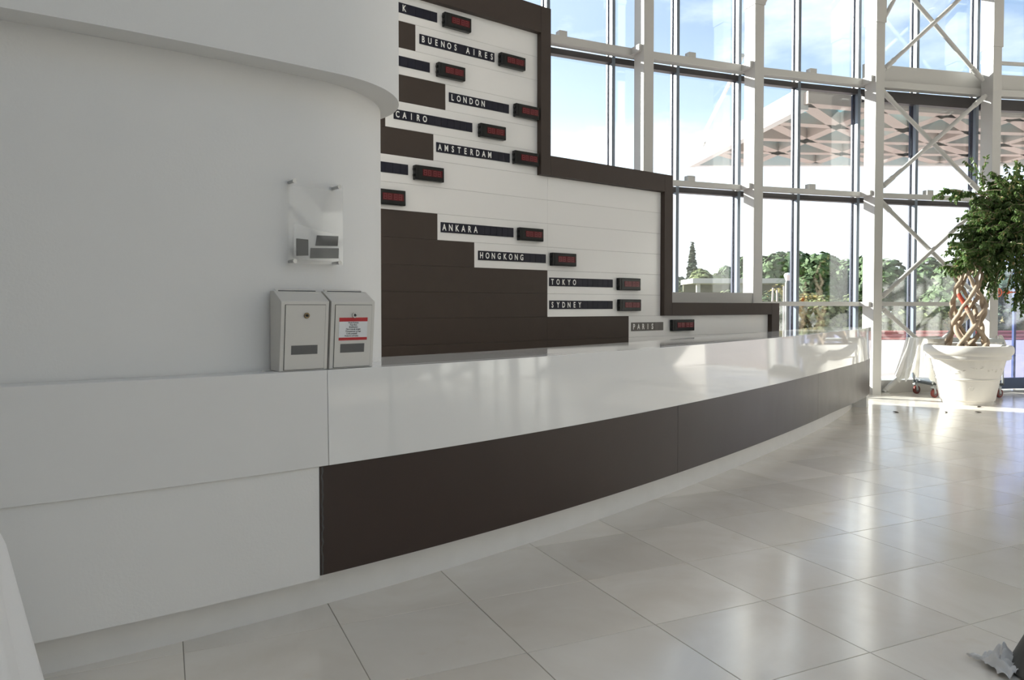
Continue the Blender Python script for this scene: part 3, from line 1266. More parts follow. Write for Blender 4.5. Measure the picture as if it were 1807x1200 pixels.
def build_clocks():
    for t0, t1, z0, z1, k, lb in CLOCKS:
        W, H = t1 - t0, z1 - z0
        r = thing('digital_clock', lb, 'clock', wallpt(t0, z0), TW, 'black digital clocks on the clock wall')
        D = 0.055
        # side view offset: the front stands proud, so pull the body a little to the right
        b = MB()
        b.box(0.02, W - 0.002, -D, -0.0002, 0.004, H - 0.004)
        b.build('housing', CLOCK_B, r, local=True, bevel=0.007)
        b = MB()
        b.box(0.045, W - 0.012, -D - 0.004, -D + 0.001, 0.014, H - 0.014)
        b.build('face', CLOCK_F, r, local=True, bevel=0.002)
        b = MB()
        b.box(0.095, W - 0.028, -D - 0.007, -D - 0.003, H * 0.30, H * 0.74)
        rw = b.build('display', CLOCK_R, r, local=True)
        b = MB()
        x0, x1 = 0.103, W - 0.036
        cw = (x1 - x0) / 4.3
        for q in range(4):
            seven_seg(b, x0 + q * cw + (0.3 * cw if q > 1 else 0), H * 0.35, cw * 0.78, H * 0.34, -D - 0.009, -D - 0.0065)
        dg = b.build('digits', CLOCK_S, rw, local=True)
        dg['kind'] = 'stuff'
        for zz in (H * 0.24, H * 0.62):
            b = MB()
            b.box(0.010, 0.021, -D * 0.75, -D * 0.25, zz, zz + 0.022)
            b.build('button', CLOCK_B, r, local=True, bevel=0.003)
        b = MB()
        b.box(0.055, 0.075, -D - 0.0055, -D - 0.0035, H * 0.18, H * 0.80)
        b.build('key_strip', CLOCK_B, r, local=True)


build_clocks()


# ------------------------------------------------------------------ reception counter
def build_counter():
    c = thing('reception_counter', 'long curved reception counter with white band and brown front', 'counter', (fr(4)[0][0], fr(4)[0][1], 0))
    def part(name, m, s0, s1, prof, bevel=0.0, step=0.1, fl=True):
        mb = MB()
        csweep(mb, s0, s1, prof, step, fl)
        return mb.build(name, m, c, bevel=bevel)
    # white upper band in two pieces with a joint
    band = [(0.03, 0.662), (0.098, 0.662), (0.088, 1.088), (0.03, 1.088)]
    part('front_band', LACQ_OLD, -1.55, 1.0495, band, 0.002, 0.05)
    part('front_band', LACQUER, 1.0515, S_END + 0.12, band, 0.002, 0.05)
    part('countertop', LACQUER, 0.80, S_END + 0.03, [(-0.50, 1.052), (0.028, 1.052), (0.028, 1.0885), (-0.50, 1.0885)], 0.002, 0.06)
    part('ledge', LACQ_OLD, -1.55, 0.798, [(-0.055, 1.04), (0.028, 1.04), (0.028, 1.087), (-0.055, 1.087)], 0.0, 0.06)
    # brown apron panels
    brown = [(0.055, 0.172), (0.090, 0.172), (0.090, 0.660), (0.055, 0.660)]
    for s0, s1 in ((1.012, 3.883), (3.885, 7.176), (7.178, S_END)):
        part('apron_panel', BROWN, s0, s1, brown, 0.001, 0.06)
    part('plaster_apron', PLASTER, -1.55, 1.010, [(0.02, 0.158), (0.087, 0.158), (0.087, 0.660), (0.02, 0.660)], 0.0, 0.05)
    part('plinth', PLINTH, -1.55, 9.78, [(-0.05, 0.0), (0.0, 0.0), (0.0, 0.170), (-0.05, 0.170)], 0.0, 0.06)
    part('end_block', PLINTH, 9.80, S_END - 0.004, [(-0.40, 0.0), (0.075, 0.0), (0.075, 0.171), (-0.40, 0.171)], 0.0, 0.06)
    part('carcass', BOARD_W, 1.1, S_END - 0.01, [(-0.38, 0.172), (0.054, 0.172), (0.029, 1.05), (-0.38, 1.05)], 0.0, 0.1)
    part('rear_plinth', PLINTH, 1.1, 9.78, [(-0.36, 0.0), (-0.30, 0.0), (-0.30, 0.171), (-0.36, 0.171)], 0.0, 0.1)
    # ragged filler strip at the left edge of the brown front
    mb = MB()
    rings = []
    random.seed(3)
    for z in np.linspace(0.174, 0.658, 24):
        e = random.uniform(-0.003, 0.006)
        rings.append([cpt(1.0105, 0.088, z), cpt(1.0105 + 0.014 + e, 0.0915, z), cpt(1.0105 + 0.014 + e, 0.089, z)])
    mb.sweep(rings)
    mb.build('filler_strip', mat('grey_filler', (0.07, 0.07, 0.07), 0.5), c)


LACQ_OLD = mat('white_satin_paint', (0.775, 0.768, 0.752), 0.35, var=0.02, vscale=4, spec=0.4)
build_counter()


# ------------------------------------------------------------------ mailboxes and sign holder on the curved wall
def wall_frame(s, o, z):
    p, t, n = fr(s)
    q = p + o * n
    return Vector((q[0], q[1], z)), atan2(t[1], t[0])


def build_mailbox(s, label, kind):
    loc, rz = wall_frame(s, -0.048, 1.089)
    r = thing('mailbox', label, 'mailbox', loc, rz, 'white mailboxes on the counter ledge')
    W, Hf, Hb = 0.222, 0.305, 0.352
    db, dt = 0.100, 0.128   # depth at the bottom and at the shoulder: the front leans out

    def yf(z):
        return -(db + (dt - db) * z / Hf)
    t = 0.004
    # folded body: side profile extruded, roof slopes back
    prof = [(0, 0), (yf(0), 0), (yf(Hf), Hf), (-0.040, Hb), (0, Hb)]
    mb = MB()
    mb.sweep([[(-W / 2, y, z) for y, z in prof], [(W / 2, y, z) for y, z in prof]])
    body = mb.build('body', BOXWHITE, r, local=True, bevel=0.003)
    # letter slot under the roof lip
    mb = MB()
    mb.box(-W * 0.40, W * 0.38, -0.043, -0.038, Hb - 0.004, Hb + 0.002)
    mb.build('slot', SHADOWGAP, r, local=True)
    mb = MB()
    mb.hexa([(-W * 0.44, -0.060, Hb - 0.012), (W * 0.42, -0.060, Hb - 0.012), (W * 0.42, -0.020, Hb + 0.006), (-W * 0.44, -0.020, Hb + 0.006),
             (-W * 0.44, -0.060, Hb - 0.009), (W * 0.42, -0.060, Hb - 0.009), (W * 0.42, -0.020, Hb + 0.009), (-W * 0.44, -0.020, Hb + 0.009)])
    mb.build('slot_flap', BOXWHITE, r, local=True)

    def plate(name, x0, x1, z0, z1, d0, d1, m, par=None, bev=0.0):
        b = MB()
        b.hexa([(x0, yf(z0) - d1, z0), (x1, yf(z0) - d1, z0), (x1, yf(z0) - d0, z0), (x0, yf(z0) - d0, z0),
                (x0, yf(z1) - d1, z1), (x1, yf(z1) - d1, z1), (x1, yf(z1) - d0, z1), (x0, yf(z1) - d0, z1)])
        return b.build(name, m, par or r, local=True, bevel=bev)
    x0, x1 = -W / 2 + 0.020, W / 2 - 0.018
    plate('door_gap', x0 - 0.002, x1 + 0.002, 0.004, Hf - 0.014, 0.0, 0.0006, SHADOWGAP)
    door = plate('door', x0, x1, 0.006, Hf - 0.016, 0.0004, 0.004, BOXWHITE, bev=0.001)
    # window plate
    plate('window', -0.062, 0.060, 0.072, 0.112, 0.004, 0.0046, DARKWIN, door)
    plate('window', -0.066, 0.064, 0.1125, 0.1150, 0.004, 0.005, BOXWHITE, door)
    # lock
    zl = Hf - 0.062
    cx = 0.004
    lm = MB()
    lm.cyl((cx, yf(zl) - 0.003, zl), (cx, yf(zl) - 0.010, zl), 0.0125, 24)
    lk = lm.build('lock', BRASS if kind == 0 else CHROME, door, local=True)
    lm = MB()
    lm.cyl((cx, yf(zl) - 0.0095, zl), (cx, yf(zl) - 0.0115, zl), 0.0065, 16)
    lm.box(cx - 0.0012, cx + 0.0012, yf(zl) - 0.0125, yf(zl) - 0.011, zl - 0.004, zl + 0.004)
    lm.build('keyhole', SHADOWGAP if kind == 0 else TROLLEY, lk, local=True)
    if kind == 1:
        st = plate('notice', -0.072, 0.072, 0.128, 0.232, 0.004, 0.0046, PAPER, door)
        for z0, z1 in ((0.128, 0.141), (0.214, 0.232)):
            plate('red_bar', -0.072, 0.072, z0, z1, 0.0046, 0.0050, RED, st)
        lines = ['Posta Kutusu', 'Post Box', 'Briefkasten', 'Почтовый ящик', 'Пощенска кутия', 'Cutie poștală', 'Poštová schránka']
        ch = [(s_, 0.0 if k < 5 else -0.008, 0.2055 - k * 0.0100, 0.0098) for k, s_ in enumerate(lines)]
        tm = text_mb(ch, 0.0098, 0.0, 1.0)
        tm.v = [(x, yf(z) - 0.0052, z) for x, y, z in tm.v]
        le = tm.build('lettering', INK, st, local=True)
        le['kind'] = 'stuff'
    return r


build_mailbox(0.957, 'white steel mailbox with a plain door, left of the pair', 0)
build_mailbox(1.185, 'white steel mailbox with a red barred notice on its door', 1)


def build_sign_holder():
    loc, rz = wall_frame(1.052, -0.060, 1.562)
    r = thing('sign_holder', 'clear acrylic sign holder standing off the white wall above the mailboxes', 'sign holder', loc, rz)
    W, H = 0.268, 0.375
    mb = MB()
    mb.box(-W / 2, W / 2, -0.040, -0.036, 0, H)
    mb.build('back_plate', ACRYLIC, r, local=True)
    mb = MB()
    mb.box(-W / 2 + 0.004, W / 2 - 0.004, -0.048, -0.045, 0.004, H - 0.03)
    mb.build('front_plate', ACRYLIC, r, local=True)
    for x, z in ((-W / 2 + 0.024, 0.012), (W / 2 - 0.026, 0.012), (-W / 2 + 0.024, H - 0.008), (W / 2 - 0.026, H - 0.012)):
        mb = MB()
        mb.cyl((x, 0.012, z), (x, -0.056, z), 0.0075, 16)
        s = mb.build('standoff', CHROME, r, local=True)
        mb = MB()
        mb.cyl((x, -0.056, z), (x, -0.060, z), 0.0095, 18)
        mb.build('cap', CHROME, s, local=True)
    # loose sheet with three dark cards slipped between the plates
    p, t, n = fr(1.035)
    o = thing('printed_sheet', 'thin clear sheet with three dark rectangles inside the acrylic sign holder', 'sheet', loc, rz)
    mb = MB()
    mb.hexa([(-0.108, -0.0428, 0.020), (0.112, -0.0428, 0.020), (0.112, -0.0424, 0.020), (-0.108, -0.0424, 0.020),
             (-0.108, -0.0428, 0.178), (0.112, -0.0428, 0.140), (0.112, -0.0424, 0.140), (-0.108, -0.0424, 0.178)])
    mb.build('sheet', PAPER_F, o, local=True)

    def card(cs):
        b = MB()
        b.hexa([(x, -0.0442, z) for x, z in cs[:2]] + [(x, -0.0430, z) for x, z in (cs[1], cs[0])] + [(x, -0.0442, z) for x, z in (cs[3], cs[2])] + [(x, -0.0430, z) for x, z in cs[2:]])
        b.build('dark_rectangle', CARD_D, o, local=True)
    card([(-0.097, 0.036), (-0.040, 0.040), (-0.040, 0.112), (-0.097, 0.114)])
    card([(-0.033, 0.028), (0.108, 0.033), (0.110, 0.080), (-0.030, 0.075)])
    card([(-0.007, 0.086), (0.104, 0.090), (0.108, 0.136), (0.002, 0.134)])


build_sign_holder()


# ------------------------------------------------------------------ potted braided tree
def build_tree_pot():
    cx, cy = 6.50, 10.60
    r = thing('potted_tree', 'braided stem ficus in a large white cast pot by the door', 'plant', (cx, cy, 0))
    prof = [(0.0, 0.0), (0.315, 0.0), (0.322, 0.02), (0.326, 0.05), (0.345, 0.06), (0.398, 0.345), (0.410, 0.352), (0.412, 0.366), (0.404, 0.374),
            (0.470, 0.632), (0.520, 0.640), (0.528, 0.655), (0.526, 0.690), (0.538, 0.702), (0.556, 0.725), (0.560, 0.760), (0.556, 0.800), (0.540, 0.825),
            (0.515, 0.832), (0.490, 0.826), (0.478, 0.800), (0.470, 0.730), (0.0, 0.730)]
    mb = MB()
    mb.lathe(prof, 72, (cx, cy, 0))
    pot = mb.build('pot', TERRA, r)
    # raised relief: garland of leaf bumps and small rosette facing the room
    rel = MB()
    random.seed(5)

    def rad(z):
        return 0.404 + (0.470 - 0.404) * (z - 0.374) / (0.632 - 0.374) if z > 0.374 else 0.345 + (0.398 - 0.345) * (z - 0.06) / 0.285
    for q in range(26):
        a = q / 26 * 2 * pi
        z = 0.505 + 0.035 * sin(a * 6)
        for k in range(3):
            zz = z + random.uniform(-0.025, 0.025)
            aa = a + random.uniform(-0.07, 0.07)
            R = rad(zz)
            c = Vector((cx + R * cos(aa), cy + R * sin(aa), zz))
            nr = Vector((cos(aa), sin(aa), 0))
            tt = Vector((-sin(aa), cos(aa), 0))
            w, h = random.uniform(0.02, 0.04), random.uniform(0.010, 0.02)
            rel.add([c + tt * w - nr * .01, c - tt * w - nr * .01, c + Vector((0, 0, h)) - nr * .01, c - Vector((0, 0, h)) - nr * .01, c + nr * 0.012], [(0, 2, 4), (2, 1, 4), (1, 3, 4), (3, 0, 4)], True)
    for q in range(4):
        a = -pi / 2 - 0.42 + q * pi / 2
        for k in range(6):
            ph = k / 6 * 2 * pi
            zz = 0.235 + 0.03 * sin(ph)
            aa = a + 0.07 * cos(ph)
            R = rad(zz)
            c = Vector((cx + R * cos(aa), cy + R * sin(aa), zz))
            nr = Vector((cos(aa), sin(aa), 0))
            tt = Vector((-sin(aa), cos(aa), 0))
            rel.add([c + tt * .02 - nr * .01, c - tt * .02 - nr * .01, c + Vector((0, 0, .015)) - nr * .01, c - Vector((0, 0, .015)) - nr * .01, c + nr * 0.010], [(0, 2, 4), (2, 1, 4), (1, 3, 4), (3, 0, 4)], True)
    rel.build('relief', TERRA, pot, sharp=radians(80))
    mb = MB()
    mb.lathe([(0.0, 0.752), (0.2, 0.748), (0.40, 0.742), (0.474, 0.735)], 40, (cx, cy, 0))
    mb.build('soil', SOIL, r)
    # braided stems: two families of helices that weave through one another
    zb, zt = 0.73, 1.92
    def env(z):
        u = (z - zb) / (zt - zb)
        return 0.232 - 0.085 * u + 0.012 * sin(u * 2 * pi * 2.0 + 0.8)
    tops = []
    nst = 4
    for fam in (1, -1):
        for k in range(nst):
            ph0 = 2 * pi * (k + (0 if fam > 0 else 0.5)) / nst + 0.4
            pts, rs = [], []
            for j in range(46):
                u = j / 45
                z = zb + (zt - zb) * u
                a = ph0 + fam * (0.56 * 2 * pi * u + 0.07 * sin(u * 9 + k * 1.7))
                rr = env(z) + fam * 0.018 * cos(nst * 2 * a) + 0.008 * sin(9 * u + k)
                pts.append((cx - 0.005 + rr * cos(a), cy + rr * sin(a), z))
                rs.append(0.036 - 0.014 * u + 0.003 * sin(17 * u + k * 2))
            mb = MB()
            mb.tube(pts, rs, 10)
            st = mb.build('stem', BARK, r, sharp=radians(80))
            tops.append(pts[-1])
            if fam == 1 and k == 2:
                pass
    # strip of red tape wound on one stem
    mb = MB()
    pts = []
    for j in range(10):
        u = 0.47 + 0.22 * j / 9
        z = zb + (zt - zb) * u
        # follows the stem that faces the room on the left
        k, fam = min(((q, f) for q in range(nst) for f in (1, -1)), key=lambda w: abs(((2 * pi * (w[0] + (0 if w[1] > 0 else 0.5)) / nst + 0.4 + w[1] * 0.56 * 2 * pi * 0.59) - 3.75 + pi) % (2 * pi) - pi))
        ph0 = 2 * pi * (k + (0 if fam > 0 else 0.5)) / nst + 0.4
        a = ph0 + fam * (0.56 * 2 * pi * u + 0.07 * sin(u * 9 + k * 1.7))
        rr = env(z) + fam * 0.018 * cos(nst * 2 * a) + 0.008 * sin(9 * u + k)
        pts.append((cx - 0.005 + rr * cos(a), cy + rr * sin(a), z))
    mb.tube(pts, [0.0385 - 0.014 * (0.47 + 0.22 * j / 9) for j in range(10)], 10)
    mb.build('red_tape', BARKRED, r)
    # crown: branches from the stem tops, drooping twigs and leaves
    rnd = random.Random(21)
    br = MB()
    leaves = MB()
    dry = MB()
    ends = []
    CC = Vector((7.26, 10.62, 2.44))

    def leaf(mbx, p, d, size):
        d = d.normalized()
        side = d.cross(Vector((rnd.uniform(-1, 1), rnd.uniform(-1, 1), rnd.uniform(-.3, 1)))).normalized()
        nr = side.cross(d)
        L, w = size, size * 0.24
        m1 = p + d * L * 0.45 - nr * w * 0.25
        mbx.add([p, p + d * L * 0.35 + side * w, p + d * L * 0.7 + side * w * 0.7, p + d * L - nr * w * 0.4, p + d * L * 0.7 - side * w * 0.7, p + d * L * 0.35 - side * w, m1],
                [(0, 1, 6), (1, 2, 6), (2, 3, 6), (3, 4, 6), (4, 5, 6), (5, 0, 6)], False)

    def twig(p, d, length, dens=1.0, droop=0.55):
        pts = [p]
        q = p.copy()
        v = d.normalized()
        n = 7
        for j in range(n):
            v = (v + Vector((rnd.uniform(-.18, .18), rnd.uniform(-.18, .18), rnd.uniform(-.12, .12) - droop / n))).normalized()
            q = q + v * length / n
            pts.append(q.copy())
            m = int(6 * dens + rnd.random())
            for _ in range(m):
                u = rnd.random()
                b = pts[-2].lerp(q, u)
                ld = Vector((rnd.uniform(-.8, .8), rnd.uniform(-.8, .8), rnd.uniform(-2.2, 0.1))) + v * 0.4
                leaf(leaves if rnd.random() > 0.035 else dry, b, ld, rnd.uniform(0.046, 0.074))
        br.tube(pts, [0.006 - 0.0006 * j for j in range(len(pts))], 4, False)
    # main limbs
    for k in range(26):
        s = Vector(tops[k % len(tops)])
        th = rnd.uniform(0, 2 * pi)
        ph = rnd.uniform(-0.45, 1.45)
        tgt = CC + Vector((0.60 * cos(th) * cos(ph), 0.55 * sin(th) * cos(ph), 0.72 * sin(ph)))
        if k < 4:
            tgt = CC + Vector((rnd.uniform(-.3, .4), rnd.uniform(-.2, .2), 0.5))
        midp = s.lerp(tgt, 0.45) + Vector((rnd.uniform(-.1, .1), rnd.uniform(-.1, .1), rnd.uniform(0.05, 0.22)))
        pts = []
        for j in range(9):
            u = j / 8
            pts.append(s * (1 - u) ** 2 + midp * 2 * u * (1 - u) + tgt * u * u)
        br.tube(pts, [0.018 - 0.0014 * j for j in range(9)], 6, False)
        for j in range(2, 9):
            for _ in range(4):
                d = (pts[j] - CC).normalized() * 0.5 + Vector((rnd.uniform(-1, 1), rnd.uniform(-1, 1), rnd.uniform(-0.3, 0.7)))
                twig(pts[j], d, rnd.uniform(0.18, 0.42))
    # hanging skirts on the right and front
    for k in range(130):
        th = rnd.uniform(0, 2 * pi)
        R = rnd.uniform(0.30, 0.66)
        p = CC + Vector((0.06 + R * cos(th), 0.75 * R * sin(th), rnd.uniform(-0.62, 0.10)))
        twig(p, Vector((cos(th) * .5, sin(th) * .5, -0.5)), rnd.uniform(0.25, 0.45), 1.0, 1.6)
    for k in range(60):
        th = rnd.uniform(-1.5, 1.1)
        R = rnd.uniform(0.15, 0.60)
        p = CC + Vector((-0.08 + R * cos(th), 0.7 * R * sin(th), rnd.uniform(-0.88, -0.35)))
        twig(p, Vector((cos(th) * .3, sin(th) * .3, -0.7)), rnd.uniform(0.25, 0.42), 1.0, 1.8)
    # long spray reaching left and a sprig at the top
    a = CC + Vector((-0.45, -0.1, 0.42))
    lim = [a.lerp(Vector((6.02, 10.42, 2.98)), j / 8) + Vector((0, 0, 0.06 * sin(pi * j / 8))) for j in range(9)]
    br.tube(lim, [0.012 - 0.001 * j for j in range(9)], 5, False)
    for j in range(1, 9):
        for _ in range(2):
            twig(lim[j], Vector((-0.8 + rnd.uniform(-.3, .5), rnd.uniform(-.4, .4), rnd.uniform(-0.5, 0.45))), rnd.uniform(0.12, 0.26), 0.8)
    a = CC + Vector((-0.55, 0, 0.62))
    for _ in range(3):
        twig(a, Vector((-0.22, 0, 1)), 0.48, 0.8, 0.1)
    a = Vector((6.25, 10.5, 2.02))
    lim = [Vector((6.45, 10.5, 1.95)).lerp(Vector((6.17, 10.42, 1.93)), j / 3) for j in range(4)]
    br.tube(lim, 0.007, 5, False)
    for j in range(4):
        for _ in range(2):
            twig(lim[j], Vector((-0.7, rnd.uniform(-.4, .4), rnd.uniform(-0.5, 0.4))), 0.16, 0.8)
    br.build('branches', BARK, r, sharp=radians(80))
    lo = leaves.build('foliage', LEAF, r)
    lo['kind'] = 'stuff'
    do = dry.build('dry_foliage', LEAF_Y, r)
    do['kind'] = 'stuff'
    do['label'] = 'yellowed dry leaves'


build_tree_pot()


# ------------------------------------------------------------------ trolley behind the pot, with polythene
def build_trolley():
    x0, x1, y0, y1 = 6.36, 7.42, 11.22, 11.74
    zd, zt = 0.20, 0.86
    r = thing('trolley', 'steel trolley with red wheels standing behind the white pot', 'trolley', ((x0 + x1) / 2, (y0 + y1) / 2, 0))
    mb = MB()
    mb.bar((x0, y0, zd), (x1, y0, zd), 0.035, 0.035)
    mb.bar((x0, y1, zd), (x1, y1, zd), 0.035, 0.035)
    mb.bar((x0, y0, zd), (x0, y1, zd), 0.035, 0.035)
    mb.bar((x1, y0, zd), (x1, y1, zd), 0.035, 0.035)
    mb.bar(((x0 + x1) / 2, y0, zd), ((x0 + x1) / 2, y1, zd), 0.03, 0.03)
    mb.build('base_frame', TROLLEY, r)
    mb = MB()
    mb.box(x0 + 0.02, x1 - 0.02, y0 + 0.02, y1 - 0.02, zd + 0.012, zd + 0.03)
    mb.build('deck', TROLLEY_L, r)
    for x in (x0, x1):
        for y in (y0, y1):
            mb = MB()
            mb.tube([(x, y, zd), (x, y, zt)], 0.014, 10)
            mb.build('upright', TROLLEY_L, r)
    mb = MB()
    for y in (y0, y1):
        mb.bar((x0, y, zt), (x1, y, zt), 0.03, 0.05)
    for x in (x0, x1):
        mb.bar((x, y0, zt), (x, y1, zt), 0.03, 0.05)
    mb.build('top_frame', TROLLEY_L, r)
    for x in (x0 + 0.03, x1 - 0.05):
        for y in (y0 + 0.0, y1 - 0.02):
            k = thing('caster', '', None, (x, y, 0.065))
            k.parent = r
            k.location = (x - r.location.x, y - r.location.y, 0.065)
            del k['label']
            f = MB()
            dx = Vector((0.9, 0.35, 0)).normalized()
            sx = Vector((-dx.y, dx.x, 0))
            for sg in (-1, 1):
                f.bar(sx * 0.022 * sg + Vector((0, 0, -0.005)), sx * 0.022 * sg + Vector((0, 0, 0.085)) - dx * 0.02, 0.005, 0.035, up=dx)
            f.bar(-sx * 0.03 + Vector((0, 0, 0.092)) - dx * .02, sx * 0.03 + Vector((0, 0, 0.092)) - dx * .02, 0.06, 0.02)
            f.bar(Vector((0, 0, 0.10)) - dx * .02, Vector((0, 0, 0.122)) - dx * .02, 0.03, 0.03)
            f.build('fork', TROLLEY_L, k, local=True)
            wv = MB()
            wv.tube([sx * -0.017, sx * 0.017], 0.065, 26)
            wv.build('wheel', REDWHEEL, k, local=True, bevel=0.004)
            wv = MB()
            wv.tube([sx * -0.0185, sx * 0.0185], 0.038, 20)
            wv.build('hub', WHEELHUB, k, local=True)
    # polythene sheet draped over the left end, hanging in soft irregular folds
    n, m = 90, 22
    path = [(x0 + 0.20, y0 - 0.05), (x0 - 0.10, y0 - 0.07), (x0 - 0.17, y0 + 0.04), (x0 - 0.17, y1 - 0.1)]
    seg = [0.0]
    for a, b in zip(path, path[1:]):
        seg.append(seg[-1] + sqrt((a[0] - b[0]) ** 2 + (a[1] - b[1]) ** 2))

    def along(u):
        d = u * seg[-1]
        for k in range(len(path) - 1):
            if d <= seg[k + 1] or k == len(path) - 2:
                f = (d - seg[k]) / (seg[k + 1] - seg[k])
                a, b = path[k], path[k + 1]
                return Vector((a[0] + (b[0] - a[0]) * f, a[1] + (b[1] - a[1]) * f, 0))
    rows = []
    hub = Vector((x0 + 0.22, (y0 + y1) / 2, 0))
    for j in range(m):
        v = j / (m - 1)
        row = []
        for i in range(n):
            u = i / (n - 1)
            p = along(u)
            d = (p - hub).normalized()
            fold = 0.55 * sin(u * 40 + 2.2 * sin(u * 7 + 1)) + 0.3 * sin(u * 83 + 4 * v) + 0.25 * sin(u * 23 + 5 * v + 1)
            flare_ = 0.02 + 0.15 * v ** 1.1 * (0.35 + 0.65 * min(1.0, u / 0.35))
            p = p + d * (flare_ + fold * (0.006 + 0.030 * v))
            length = 0.60 + 0.05 * sin(u * 9 + 0.5) + 0.035 * sin(u * 31) + 0.02 * sin(u * 67)
            p.z = zt + 0.032 - v * length
            row.append(p)
        rows.append(row)
    crown = [[p.lerp(Vector((hub.x, hub.y, zt + 0.05)), w) + Vector((0, 0, 0.012 * sin(i * 0.9) * w)) for i, p in enumerate(rows[0])] for w in (0.95, 0.7, 0.4, 0.15)]
    allr = crown + rows
    mb = MB()
    k = n
    mb.add([p for rw in allr for p in rw], [(j * k + i, j * k + i + 1, (j + 1) * k + i + 1, (j + 1) * k + i) for j in range(len(allr) - 1) for i in range(k - 1)], True)
    o = mb.build('plastic_sheet', POLY, loc=(x0, y0, zt), sharp=radians(70))
    tag(o, 'milky plastic sheet draped over the left end of the trolley', 'sheet')
    # bunched remainder of the sheeting on the right end
    mb = MB()
    vs, fs = [], []
    n, m = 22, 10
    for j in range(m):
        for i in range(n):
            u, v = i / (n - 1), j / (m - 1)
            a = -0.6 + 2.6 * u
            rr = 0.10 + 0.10 * v + 0.018 * sin(i * 2.1) * (0.4 + v)
            vs.append((x1 - 0.02 + rr * cos(a) * 1.0, y0 + 0.10 - rr * sin(a) * 0.9 + 0.1, zt + 0.065 - 0.36 * v * v - 0.02 * sin(i * 1.3)))
    for j in range(m - 1):
        for i in range(n - 1):
            fs.append((j * n + i, j * n + i + 1, (j + 1) * n + i + 1, (j + 1) * n + i))
    mb.add(vs, fs, True)
    o = mb.build('plastic_sheet', POLY, loc=(x1, y0, zt), sharp=radians(70))
    tag(o, 'clear plastic sheet hanging off the right end of the trolley behind the pot', 'sheet')


build_trolley()


# ------------------------------------------------------------------ draped table at lower left, cloth and stand at lower right
def build_draped_table():
    cx, cy, R, H = -1.765, 1.98, 0.30, 0.750
    t = thing('draped_table', 'round table under a white floor length cloth at the lower left', 'table', (cx, cy, 0))
    mb = MB()
    mb.lathe([(0.0, H - 0.03), (R - 0.01, H - 0.03), (R - 0.005, H - 0.008), (0.0, H - 0.008)], 40, (cx, cy, 0))
    mb.build('tabletop', BOXWHITE, t)
    mb = MB()
    mb.lathe([(0.0, 0.0), (0.20, 0.0), (0.20, 0.015), (0.035, 0.04), (0.03, H - 0.03), (0.0, H - 0.03)], 24, (cx, cy, 0))
    mb.build('pedestal', TROLLEY, t)
    mb = MB()
    n, rows = 120, []
    prof = [(0.0, H - 0.002), (0.14, H - 0.002), (R - 0.03, H - 0.002), (R - 0.004, H - 0.007), (R + 0.012, H - 0.035), (R + 0.026, H - 0.09), (R + 0.050, H - 0.24), (R + 0.083, H - 0.43), (R + 0.112, H - 0.60), (R + 0.140, 0.012)]
    vs, fs = [], []
    for j, (rr, z) in enumerate(prof):
        dep = max(0, j - 3) / 6
        for k in range(n):
            a = 2 * pi * k / n
            w = dep * (0.032 * sin(9 * a + 0.9) + 0.012 * sin(17 * a + 2))
            q = rr + w if rr > 0 else 0
            vs.append((cx + q * cos(a), cy + q * sin(a), z))
    for j in range(len(prof) - 1):
        for k in range(n):
            fs.append((j * n + k, j * n + (k + 1) % n, (j + 1) * n + (k + 1) % n, (j + 1) * n + k))
    mb.add(vs, fs, True)
    o = mb.build('tablecloth', CLOTH, loc=(cx, cy, H), sharp=radians(80))
    tag(o, 'white cloth hanging in folds over the round table at the lower left', 'tablecloth')


build_draped_table()


